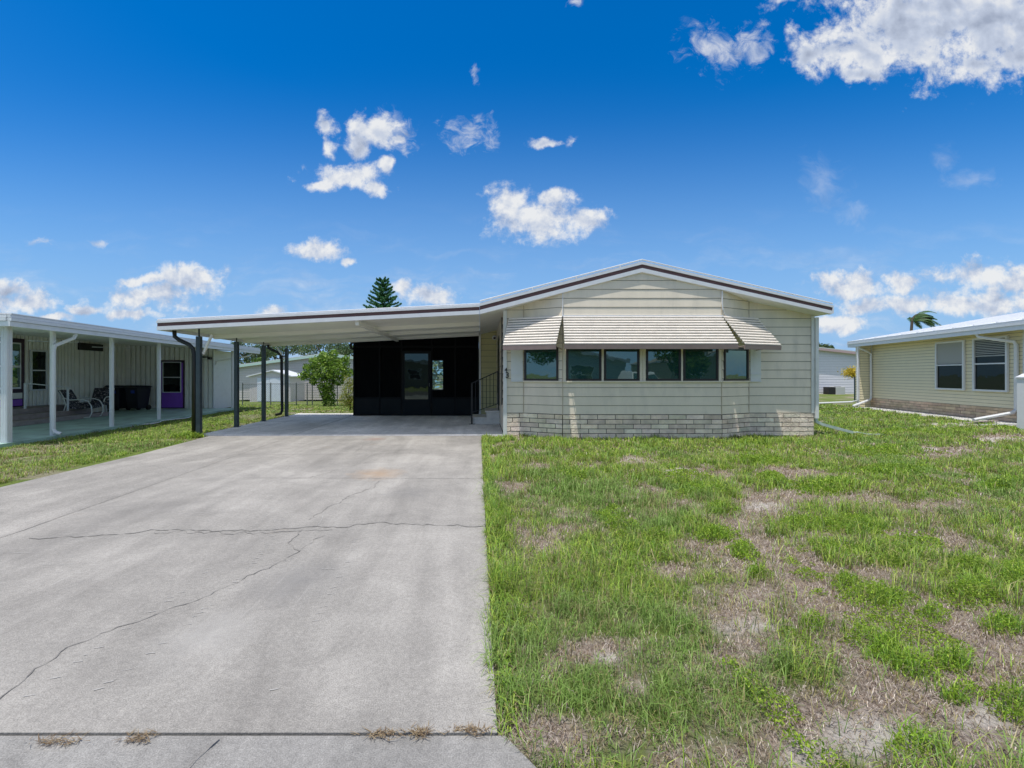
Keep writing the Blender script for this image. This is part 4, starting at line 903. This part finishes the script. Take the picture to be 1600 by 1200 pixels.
t = thing('air_conditioner', 'grey outdoor air-conditioning unit by the rose-trimmed home wall', 'air conditioner', (27,32.9,-.1))
MB().box(-.1,.62,0,.6,0,.66).build('casing', 'acgrey', t, bevel=.02); MB().box(-.62,-.12,.0,.55,0,.64).build('grille', 'bronze', t); MB().tube([(.26,.3,.661),(.26,.3,.69)], .22, 16).build('fan_guard', 'galv', t)
# chain-link fence
def fence():
    t = thing('chain_link_fence', 'low grey chain-link fence with gate across the back yard', 'fence', (-10,24,-.2))
    ks = []; Y = 24.0; gz = lambda x, y=Y: float(terrain(x, y)); xs = [(p-750)/680*Y for p in (379,423,463,480,488,527,560)]; xs += [-5.0,-3]
    for i, x in enumerate(xs): ks.append(MB().tube([(x,Y,gz(x)-.05),(x,Y,gz(x)+1.24)], .03, 8).tube([(x,Y,gz(x)+1.24),(x,Y,gz(x)+1.29)], .034, 8, .012).build('post', 'galv'))
    ks.append(MB().tube([(xs[0],Y,gz(xs[0])+1.2),(xs[-1],Y,gz(xs[-1])+1.2)], .018, 6).build('top_rail', 'galv'))
    mb = MB(); h = 1.15; x = xs[0]-h; z0 = gz(-9)+.03
    while x < xs[-1]:
        for s in (1, -1):
            a, b = x, x+h; za, zb = (0, h) if s > 0 else (h, 0)
            if a < xs[0]: za = za+(zb-za)*(xs[0]-a)/h; a = xs[0]
            if b > xs[-1]: zb = za+(zb-za)*(xs[-1]-a)/(b-a); b = xs[-1]
            if b-a > .02: mb.tube([(a,Y+s*.004,z0+za),(b,Y+s*.004,z0+zb)], .0035, 3, cap=False)
        x += .10
    ks.append(mb.build('wire_mesh', 'galv'))
    for k in ks: wchild(k, t)
fence()
# ------------------------------------------------------------------ vegetation
def np_mesh(name, v, f, col, m, parent=None):
    me = bpy.data.meshes.new(name); me.vertices.add(len(v)); me.vertices.foreach_set('co', np.asarray(v, np.float32).ravel())
    k = f.shape[1]; me.loops.add(f.size); me.loops.foreach_set('vertex_index', f.ravel().astype(np.int32)); me.polygons.add(len(f))
    me.polygons.foreach_set('loop_start', np.arange(0, f.size, k, dtype=np.int32)); me.update(calc_edges=True)
    a = me.color_attributes.new('tint', 'FLOAT_COLOR', 'POINT'); c = np.concatenate([col, np.ones((len(col),1))], 1).astype(np.float32); a.data.foreach_set('color', c.ravel())
    me.materials.append(M[m]); o = bpy.data.objects.new(name, me); C.objects.link(o)
    if parent is not None: o.parent = parent
    return o
def leaves(rng, cen, size, cols, aspect=.45, up=.3):
    n = len(cen); d = rng.normal(size=(n,3)); d[:,2] += up; d /= np.linalg.norm(d, axis=1)[:,None]
    e = rng.normal(size=(n,3)); s = np.cross(d, e); s /= np.linalg.norm(s, axis=1)[:,None]
    L = (size*rng.uniform(.6,1.3,n))[:,None]; w = L*aspect
    v = np.stack([cen-d*L/2, cen+s*w/2, cen+d*L/2, cen-s*w/2], 1).reshape(-1,3)
    f = np.arange(4*n).reshape(n,4); c = cols[rng.integers(0,len(cols),n)]*rng.uniform(.7,1.3,(n,1)); c = np.repeat(c, 4, 0)
    return v, f, c
def crown_pts(rng, blobs, n):
    out = []; tot = sum(b[3]**2 for b in blobs)
    for (x,y,z,r,*k) in blobs:
        m = int(n*r*r/tot); d = rng.normal(size=(m,3)); d /= np.linalg.norm(d, axis=1)[:,None]
        rr = r*rng.uniform(.25,1,m)**.5*(1+.25*np.sin(d[:,0]*5+x)*np.sin(d[:,1]*6+y)*np.cos(d[:,2]*5)); p = d*rr[:,None]; p[:,2] *= (k[0] if k else .8)
        out.append(p+np.array([x,y,z]))
    return np.concatenate(out)
GREEN = np.array([(.08,.16,.03),(.12,.21,.04),(.055,.11,.025),(.16,.25,.05)])
DARKG = np.array([(.08,.14,.05),(.07,.12,.045),(.09,.13,.05),(.13,.17,.08)])
def tree(name, label, cat, x, y, h, blobs, n, size, cols, trunk_r=.12, seed=1, group=None, limbs=7, aspect=.45, z0=None):
    rng = np.random.default_rng(seed); z0 = float(terrain(x,y)) if z0 is None else z0
    t = thing(name, label, cat, (x,y,z0), 0, group)
    pts = crown_pts(rng, blobs, n); v, f, c_ = leaves(rng, pts, size, cols, aspect); np_mesh('crown', v, f, c_, 'leaf', t)
    r = random.Random(seed); mb = MB(); top = min(b[2] for b in blobs)
    mb.tube([(0,0,-.1),(r.uniform(-.05,.05),r.uniform(-.05,.05),top*.5),(0,0,top)], trunk_r, 8, trunk_r*.6)
    for k in range(limbs):
        b = blobs[k % len(blobs)]; q = (b[0]+r.uniform(-.4,.4)*b[3], b[1]+r.uniform(-.4,.4)*b[3], b[2]+r.uniform(-.2,.5)*b[3]); s = top*r.uniform(.5,1)
        mb.tube([(0,0,s),(q[0]*.5,q[1]*.5,s+(q[2]-s)*.6),q], trunk_r*.45, 6, trunk_r*.1)
    mb.build('trunk', 'bark', t, smooth=True)
    return t
LIME = np.array([(.22,.36,.04),(.28,.44,.06),(.15,.27,.04),(.36,.48,.10),(.10,.18,.03)])
tree('garden_tree', 'round bright-green leafy tree standing in the yard beyond the carport', 'tree', -8.05, 22.6, 2.9,
     [(0,0,1.95,.72,.9),(-.7,.1,1.72,.5),(.65,-.1,1.85,.6),(.2,0,2.4,.5,.8),(-.4,0,2.3,.42),(.85,.1,2.2,.42),(.1,0,1.2,.5,1),(.15,0,.7,.42,1),(.2,0,.3,.36,1),(-1.15,0,1.55,.26),(1.25,0,1.75,.28),(-.95,0,2.05,.22),(.45,0,2.75,.25),(-.1,0,2.7,.22),(1.1,0,2.5,.2),(-.6,0,1.3,.25),(.75,0,1.3,.3)], 8200, .13, LIME, .1, 3)
YEL = np.array([(.32,.38,.05),(.38,.42,.08),(.20,.28,.04),(.40,.36,.12)])
tree('yellow_shrub', 'yellow-green shrub growing against the corner of the black porch', 'shrub', -5.5, 18.4, 1.5,
     [(0,0,.75,.42,1.1),(.12,0,1.1,.28,1),(-.2,0,.45,.3,1),(.1,-.1,.3,.34,.8),(-.12,0,1.3,.16,1.3),(.3,0,.9,.2,1)], 3400, .08, YEL, .04, 5, aspect=.3)
for i, (px, y, top, w, kind, lab) in enumerate([(395,46,6.0,2.6,0,'airy dark tree behind the beige home, closest to the ribbed white shed wall'),(438,50,7.0,3.2,0,'tall dark open-crowned tree above the small shed roof'),
      (300,44,4.9,2.2,0,'dark treetop showing between the carport roof and the neighbour home roof'),(512,47,6.6,2.8,0,'spreading tree behind the bright-green garden tree'),(552,44,5.9,2.0,0,'olive tree rising beside the black porch edge'),(425,42,4.0,1.7,1,'light-green bushy tree behind the mint roofline')]):
    x = (px-PX)/F*y; rr = random.Random(i+3); B_ = [(rr.uniform(-.8,.8)*w, rr.uniform(-.5,.5)*w, top*rr.uniform(.55,.88), w*rr.uniform(.25,.45), .7) for _ in range(11)]
    tree('yard_tree', lab, 'tree', x, y, top, B_, 3000, .25, GREEN if kind else DARKG, .2, i+20, 'trees beyond the back yard')
rr = random.Random(9); x = (1283-PX)/F*44
tree('yard_tree', 'dark rounded treetop above the rose-trimmed home roof', 'tree', x, 44, 5, [(0,0,3.9,.95,.8),(-1.2,0,4.2,.9,.8),(.6,0,3.4,.6,.7),(1.0,0,4.6-.4,.28,.9)], 3600, .24, DARKG, .15, 77, 'trees beyond the back yard')
def norfolk():
    x, y = (598-PX)/F*38, 38.0; z0 = float(terrain(x,y)); t = thing('norfolk_pine', 'dark tiered Norfolk Island pine rising above the carport roof', 'tree', (x,y,z0))
    top = EYE+153/680*y-z0; rng = np.random.default_rng(12); V = []; F_ = []; Cc = []; off = 0; mb = MB(); mb.tube([(0,0,-.1),(0,0,top*.95)], .16, 8, .02)
    k = 0; z = top-.42
    while z > 1.0:
        f = (top-z)/top; L_ = min(2.4, .38+(top-z)*.40); nb = 7; cen = []
        for b in range(nb):
            a = 2*math.pi*(b+.5*(k % 2))/nb+rng.uniform(-.12,.12); rise = .42*L_*rng.uniform(.8,1.15); ux, uy = math.cos(a), math.sin(a)
            P0 = Vector((0,0,z)); mb.tube([P0, (ux*L_*.5,uy*L_*.5,z+rise*.42), (ux*L_,uy*L_,z+rise)], .025, 4, .006)
            m = int(110+L_*190); s = rng.uniform(.08,1.02,m); lat = rng.normal(0,.085,m)*(1.25-s)*1.6*min(1.3,L_); q = np.stack([ux*L_*s-uy*lat, uy*L_*s+ux*lat, z+rise*(s**1.25)+rng.normal(.02,.035,m)], 1); cen.append(q)
        v, f_, c_ = leaves(rng, np.concatenate(cen), .18, np.array([(.05,.16,.06),(.07,.20,.07),(.10,.25,.09)]), .35, .8); V.append(v); F_.append(f_+off); Cc.append(c_); off += len(v)
        z -= .40+.02*k; k += 1
    np_mesh('crown', np.concatenate(V), np.concatenate(F_), np.concatenate(Cc), 'leaf', t); mb.build('trunk', 'bark', t)
norfolk()
def frond_mesh(rng, base, az, L_, lift, droop, wind=(0,0,0), nl=42, ll=.55, w=.045):
    V = []; P = Vector(base); d = Vector((math.cos(az)*math.cos(lift), math.sin(az)*math.cos(lift), math.sin(lift))); pts = [P.copy()]
    for k in range(nl):
        d = (d+Vector((wind[0],wind[1],-droop))/nl).normalized(); P = P+d*L_/nl; pts.append(P.copy())
        side = d.cross(Vector((0,0,1))).normalized(); f = k/nl; l = ll*math.sin(math.pi*min(1,.12+f*.88))**.6
        for s in (-1, 1):
            q = (side*s*.8+d*.55+Vector((wind[0]*.5,wind[1]*.5,-.35))).normalized(); e = d*w/2
            V += [P-e, P+e, P+q*l*.6+Vector((0,0,-.03))+e*.7, P+q*l+Vector((0,0,-.12*l))]
    return [tuple(v) for v in V], pts
def coco():
    y = 45.0; x = (1425-PX)/F*y; z0 = float(terrain(x,y)); t = thing('coconut_palm', 'wind-blown coconut palm showing above the white neighbouring roof', 'tree', (x,y,z0)); top = 7.0
    rng = np.random.default_rng(2); V = []; mb = MB(); mb.tube([(-.5,0,-.1),(-.3,0,3),(0,0,top)], .17, 8, .12)
    for i in range(44):
        az = rng.uniform(-1.0,1.0) if i < 43 else 1.5; v, p = frond_mesh(rng, (0,0,top), az, rng.uniform(2.0,2.7), rng.uniform(.6,1.4), rng.uniform(1.7,2.6), (1.2,.1)); V += v; mb.tube(p[::6], .03, 4, .01)
    V = np.array(V); n = len(V)//4; c_ = np.repeat(np.array([(.07,.17,.05),(.12,.22,.06),(.04,.11,.04)])[rng.integers(0,3,n)], 4, 0)
    np_mesh('crown', V, np.arange(4*n).reshape(n,4), c_, 'leaf', t); mb.build('trunk', 'bark', t)
coco()
def yellow_plant():
    Y = 24.0; x = (1337-PX)/F*Y; t = thing('hanging_plant', 'yellow-leaved plant drooping from the top of a dark green pole', 'plant', (x,Y,-.03)); z = 1.45
    MB().box(-.05,.05,-.05,.05,0,1.45).build('pole', 'dgreen', t); rng = np.random.default_rng(8)
    p = rng.normal(size=(1500,3))*np.array([.22,.2,.12])+np.array([-.18,-.1,1.62]); v, f, c_ = leaves(rng, p, .13, np.array([(.62,.48,.04),(.72,.58,.08),(.5,.38,.05)]), .3); np_mesh('foliage', v, f, c_, 'leaf', t)
yellow_plant()
# ------------------------------------------------------------------ the far side of the road (reflected in the windows)
gable_house('opposite_home', 'white home with grey roof across the road from the driveway', 2, 12.4, -17, -27, -.02, 2.7, 7, 3.7, 'pinkwall', 'white', 'white', 1, col=(.42,.5,.5), wins=((4.0,5.5,.9,2.1),(7.6,9.6,.9,2.2)), door=(6.2,7.1,2.1))
gable_house('opposite_home', 'tan home across the road facing the bay windows', 17.5, 30, -20, -30, -.02, 2.7, 23, 3.8, 'pinkwall', 'greyroof', 'white', 1, col=(.34,.32,.24), wins=((19,20.4,.9,2.1),(24,26,.9,2.1)), door=(22,22.9,2.1))
gable_house('opposite_home', 'tan-walled home across the road facing the carport', -17, -5, -21, -30, -.02, 2.7, -11, 3.6, 'pinkwall', 'greyroof', 'white', 1, col=(.34,.32,.24), wins=((-15,-13.4,.9,2.1),(-8.6,-7,.9,2.1)), door=(-11,-10.1,2.1))
def suv():
    t = thing('parked_car', 'white parked car across the road, reflected in the centre-left window', 'car', (9.6,-5.9,0))
    L_ = [(-.86,.55),(-.9,.8),(-.88,1.0),(.88,1.0),(.9,.8),(.86,.55)]
    MB().hull([(x,-2.2,z) for x, z in L_]+[], [(x,2.2,z) for x, z in L_]).hull([(-.86,-2.2,.25),(.86,-2.2,.25),(.86,2.2,.25),(-.86,2.2,.25)],[(-.86,-2.2,.55),(.86,-2.2,.55),(.86,2.2,.55),(-.86,2.2,.55)]).hull([(-.85,-2.0,1.0),(.85,-2.0,1.0),(.85,1.0,1.0),(-.85,1.0,1.0)],[(-.62,-1.8,1.62),(.62,-1.8,1.62),(.62,.3,1.62),(-.62,.3,1.62)]).build('body', 'carpaint', t, bevel=.05)
    MB().hull([(-.78,1.04,1.02),(.78,1.04,1.02),(.78,.96,1.02),(-.78,.96,1.02)],[(-.6,.36,1.56),(.6,.36,1.56),(.6,.28,1.56),(-.6,.28,1.56)]).build('windscreen', 'pane', t)
    for sx in (-1, 1):
        MB().tube([(sx*.6,2.16,.72),(sx*.6,2.23,.72)], .14, 10).build('headlight', 'panebright', t)
        for y in (-1.35, 1.35): MB().tube([(sx*.66,y,.34),(sx*.9,y,.34)], .34, 18).build('wheel', 'tyre', t)
suv()
for i, (x, y, top, w, lab) in enumerate([(15.0,-13,4.6,2.2,'leafy tree across the road beside the tan home'),(-2,-16,6.5,2.6,'tree across the road facing the driveway'),(33,-12,7,3.5,'large tree across the road far to the side'),(-20,-14,7,3.2,'broad tree across the road opposite the green patio'),(-12.5,-10.5,6.5,2.8,'leafy tree across the road opposite the driveway edge'),(24,2.5,5.5,2.6,'leafy tree on the lawn past the yellow home')]):
    rr = random.Random(i+40); B_ = [(rr.uniform(-.6,.6)*w, rr.uniform(-.5,.5)*w, top*rr.uniform(.45,.85), w*rr.uniform(.35,.55), .8) for _ in range(7)]
    tree('street_tree', lab, 'tree', x, y, top, B_, 4200, .30, GREEN, .2, i+60, 'trees across the road')
# ------------------------------------------------------------------ grass
def blocked(x, y):
    b = (x > -6.45)&(x < .05+.07*(vnoise(x,y,3.1,7)-.5)+.03*(vnoise(x,y,14,9)-.5))&(y > 1.74)&(y < 10.4)
    b |= (x > -6.78)&(x < .6)&(y >= 10.35)&(y < 16.25)
    b |= (x > -7.6)&(x < np.interp(y, [-1,.7,1.35,1.6,1.745], [1.6,.62,.36,.22,.1]))&(y < 1.75)
    b |= (x > .55)&(x < 8.0)&(y > 10.36)&(y < 24.2)
    yb = np.interp(x, [1.04,1.893,5.535,6.42], [10.36,9.94,9.94,10.36]); b |= (x > 1.0)&(x < 6.45)&(y > yb)
    b |= (x > -4.6)&(x < .6)&(y > 15)&(y < 20.1)
    lx = (x+9.12)*math.cos(R(4))+y*math.sin(R(4)); ly = -(x+9.12)*math.sin(R(4))+y*math.cos(R(4)); b |= (lx < .12)&(ly < 18.5); b |= (lx < -.75)&(ly < 20.3)
    rx = (x-16.18)*math.cos(ang)+(y-13.1)*math.sin(ang); ry = -(x-16.18)*math.sin(ang)+(y-13.1)*math.cos(ang); b |= (rx > -.82)&(ry < 6.6); b |= (rx > -.5)
    return b
def blades(rng, x, y, n_per, h, w, lean, pal, pal2, mixf, spread, zb=0.0, lay=0.0):
    n = len(x)*n_per; X = np.repeat(x, n_per)+rng.normal(0,1,n)*np.repeat(spread, n_per); Y = np.repeat(y, n_per)+rng.normal(0,1,n)*np.repeat(spread, n_per)
    az = rng.uniform(0,2*math.pi,n); H = np.repeat(h, n_per)*rng.uniform(.5,1.25,n); ln = np.clip(rng.normal(lean,.25,n),.05,1.6)
    Wd = np.repeat(w, n_per)*rng.uniform(.7,1.3,n); ok = ~blocked(X, Y); X, Y, az, H, ln, Wd = (a[ok] for a in (X, Y, az, H, ln, Wd)); mf = np.repeat(mixf, n_per)[ok]; n = len(X)
    dx, dy = np.cos(az), np.sin(az); sx, sy = -dy, dx; Z0 = terrain(X, Y)+zb
    a1 = ln*.5; r1 = H*.5; x1 = X+dx*r1*np.sin(a1); y1 = Y+dy*r1*np.sin(a1); z1 = Z0+r1*np.cos(a1)
    a2 = ln*1.7+.25; x2 = x1+dx*r1*np.sin(a2); y2 = y1+dy*r1*np.sin(a2); z2 = np.maximum(z1+r1*np.cos(a2), Z0+.006)
    v = np.stack([np.stack([X-sx*Wd/2,Y-sy*Wd/2,Z0],1), np.stack([X+sx*Wd/2,Y+sy*Wd/2,Z0],1), np.stack([x1+sx*Wd*.4,y1+sy*Wd*.4,z1],1), np.stack([x1-sx*Wd*.4,y1-sy*Wd*.4,z1],1), np.stack([x2,y2,z2],1)], 1).reshape(-1,3)
    b = np.arange(n)*5; f = np.concatenate([np.stack([b,b+1,b+2],1), np.stack([b,b+2,b+3],1), np.stack([b+3,b+2,b+4],1)])
    pick = rng.random(n) < mf; c1 = pal[rng.integers(0,len(pal),n)]; c2 = pal2[rng.integers(0,len(pal2),n)]; tb = np.repeat(rng.uniform(.6,1.35,len(x)), n_per)[ok]; c_ = np.where(pick[:,None], c2, c1)*rng.uniform(.8,1.2,(n,1))*tb[:,None]; c_ = np.repeat(c_, 5, 0)
    return v, f, c_
GP = np.array([(.20,.33,.035),(.25,.38,.05),(.31,.42,.06),(.15,.27,.04),(.38,.46,.09),(.20,.33,.08)])
BLU = np.array([(.20,.32,.07),(.27,.38,.11),(.16,.27,.05)])
STR = np.array([(.34,.28,.14),(.40,.34,.19),(.27,.23,.11),(.30,.28,.11)])
DEADP = np.array([(.32,.26,.21),(.46,.39,.33),(.19,.14,.11),(.58,.51,.44),(.28,.20,.14)])
LIM = np.array([(.24,.38,.03),(.30,.44,.04),(.18,.31,.03),(.36,.46,.06)])
def sample(rng, x0, x1, y0, y1, dens):
    n = int((x1-x0)*(y1-y0)*dens); return rng.uniform(x0,x1,n), rng.uniform(y0,y1,n)
def inview(x, y, pad=1.2): return (y > .6)&(x < y*1.25+pad+.6)&(x > -y*1.10-pad-.6)
def lawn():
    V, Fc, Cc = [], [], []; off = [0]
    def put(v, f, c_): V.append(v); Fc.append(f+off[0]); Cc.append(c_); off[0] += len(v)
    rng = np.random.default_rng(1)
    for (y0, y1, dens, npb, wd, hh) in [(.9,3.2,480,12,.0034,.115),(3.2,5.2,340,11,.0048,.115),(5.2,7.8,230,10,.007,.11),(7.8,11,150,9,.0105,.10),(11,17,85,8,.015,.085),(17,27,34,8,.028,.09)]:
        for (xa, xb) in ((0,y1*1.25+2.4),(-y1*1.1-1.8,-6)) + (((-6,0),) if y0 > 16 else ()):
            if xb <= xa: continue
            x, y = sample(rng, xa, xb, y0, y1, dens); m = inview(x, y)&~blocked(x, y); x, y = x[m], y[m]
            if not len(x): continue
            d = deadness(x, y); s = sandiness(x, y); hn = fbm(x, y, 1.3, 51)
            keep = rng.random(len(x)) < np.clip(1.12-d*1.12-s*.5, .035, 1); x, y, d, hn = x[keep], y[keep], d[keep], hn[keep]
            h = hh*(.3+1.9*hn*(.5+1.0*fbm(x,y,5,57)))*rng.uniform(.6,1.35,len(x)); left = x < -5; h = np.where(left, h*.6, h)
            tone = fbm(x, y, .9, 71)
            blu = tone > .60
            straw = np.clip(.10+d*.5+(fbm(x,y,2.2,61)-.45)*1.1+left*.22, 0, .75)
            edge = (x > 0)&(x < .28); h = np.where(edge, h*1.3, h); straw = np.where(edge, .08, straw)
            for sel, pal in ((blu, BLU), (~blu, GP)):
                if sel.any(): put(*blades(rng, x[sel], y[sel], npb, h[sel], np.full(sel.sum(), wd), .75, pal, STR, straw[sel]*.6, np.full(sel.sum(), .035)))
    # tall lush tufts standing in the weed clumps
    for (y0, y1, dens, npb, wd, hh) in [(.9,3.4,620,12,.0040,.12),(3.4,5.4,420,11,.0055,.12),(5.4,8,260,9,.008,.12),(8,12,120,8,.012,.11)]:
        x, y = sample(rng, 0, y1*1.25+1.5, y0, y1, dens); m = inview(x, y)&~blocked(x, y); x, y = x[m], y[m]; e = ell(x, y, WEED)+(fbm(x,y,5,83)-.5)*.9; k = e > .18; x, y, e = x[k], y[k], e[k]
        if len(x): put(*blades(rng, x, y, npb, hh*(.5+np.clip(e,0,1)), np.full(len(x), wd), .6, LIM*np.array([.85,.95,1]), GP, np.full(len(x), .4), np.full(len(x), .03)))
    # long runners leaning over the driveway edge and weeds at the first carport post
    y = rng.uniform(1.75, 10.3, 900); x = .07+rng.random(900)*.09; put(*blades(rng, x, y, 5, np.full(900,.11), .0035+.0011*y, 1.15, GP, STR, np.full(900,.12), np.full(900,.02)))
    x = rng.normal(-6.85,.14,260); y = rng.normal(10.3,.14,260); put(*blades(rng, x, y, 8, np.full(260,.16), np.full(260,.014), .7, LIM, GP, np.full(260,.4), np.full(260,.03)))
    o = np_mesh('grass', np.concatenate(V), np.concatenate(Fc), np.concatenate(Cc), 'blade'); o['kind'] = 'stuff'
    # dead thatch lying flat
    V.clear(); Fc.clear(); Cc.clear(); off[0] = 0
    for (y0, y1, dens, wd, hh) in [(.9,3.2,2300,.0028,.055),(3.2,5.2,1300,.0042,.062),(5.2,8,520,.007,.075),(8,11,150,.011,.09)]:
        x, y = sample(rng, 0, y1*1.25+2.0, y0, y1, dens); m = inview(x, y)&~blocked(x, y); x, y = x[m], y[m]; d = deadness(x, y)*(1-.65*sandiness(x,y)); keep = rng.random(len(x)) < np.clip(d*1.2, .12, 1); x, y = x[keep], y[keep]
        put(*blades(rng, x, y, 3, np.full(len(x), hh), np.full(len(x), wd), 1.35, DEADP, STR, np.full(len(x), .2), np.full(len(x), .03)))
    o = np_mesh('dead_thatch', np.concatenate(V), np.concatenate(Fc), np.concatenate(Cc), 'blade'); o['kind'] = 'stuff'
    # low leafy weeds
    V.clear(); Fc.clear(); Cc.clear(); off[0] = 0
    for (y0, y1, dens, sz) in [(.9,3.4,17000,.014),(3.4,5.4,9500,.019),(5.4,8,4600,.027),(8,12,1500,.042)]:
        x, y = sample(rng, 0, y1*1.25+1.5, y0, y1, dens); m = inview(x, y)&~blocked(x, y); x, y = x[m], y[m]
        e = ell(x, y, WEED)+(fbm(x,y,6,81)-.5)*1.3; e2 = (fbm(x,y,1.6,91)-.60)*5+(fbm(x,y,8,82)-.5)*1.2-.25; e = np.maximum(e, np.where(x > 1.2, e2, -1)); keep = e > .02; x, y, e = x[keep], y[keep], e[keep]
        hgt = np.clip(e,0,.8)*.13+.015; p = np.stack([x, y, terrain(x,y)+rng.uniform(.2,1.0,len(x))*hgt], 1); put(*leaves(rng, p, sz, LIM, .5, .9))
        k = rng.random(len(x)) < .04; put(*[a for a in blades_quads(rng, x[k], y[k], sz)]) if 0 else None
    o = np_mesh('lawn_weeds', np.concatenate(V), np.concatenate(Fc), np.concatenate(Cc), 'leaf'); o['kind'] = 'stuff'
lawn()
# dry weeds rooted in the front joint
def dry():
    labs = ['flat tan dry weed in the driveway joint, leftmost of the five','tan dry weed tuft in the joint, second from the left edge','wide brown dry weed in the driveway joint, right of the crack','tiny brown dry weed in the joint between two wider ones','long brown dry weed in the joint beside the lawn corner']
    for i, (px, py, w) in enumerate([(90,1158,.10),(215,1154,.07),(600,1147,.08),(655,1146,.04),(735,1142,.11)]):
        x, y = G(px, py); rng = np.random.default_rng(90+i); n = 90; X = rng.normal(0,w*.5,n); Y = rng.normal(0,.012,n)
        az = rng.uniform(0,6.28,n); L_ = rng.uniform(.012,.045,n); z1 = rng.uniform(.002,.014,n)
        a = np.stack([X,Y,np.zeros(n)],1); b = np.stack([X+np.cos(az)*L_, Y+np.sin(az)*L_*.7, z1],1); s = np.stack([-np.sin(az),np.cos(az),az*0],1)*.0016
        v = np.stack([a-s,a+s,b+s*.4,b-s*.4],1).reshape(-1,3); c_ = np.repeat(np.array([(.30,.22,.13),(.22,.15,.09),(.36,.28,.17)])[rng.integers(0,3,n)]*rng.uniform(.7,1.2,(n,1)),4,0)
        o = np_mesh('dry_weed', v, np.arange(4*n).reshape(n,4), c_, 'blade'); o.location = (x,y,.002); tag(o, labs[i], 'weed', 'dry weeds in the driveway joint')
dry()
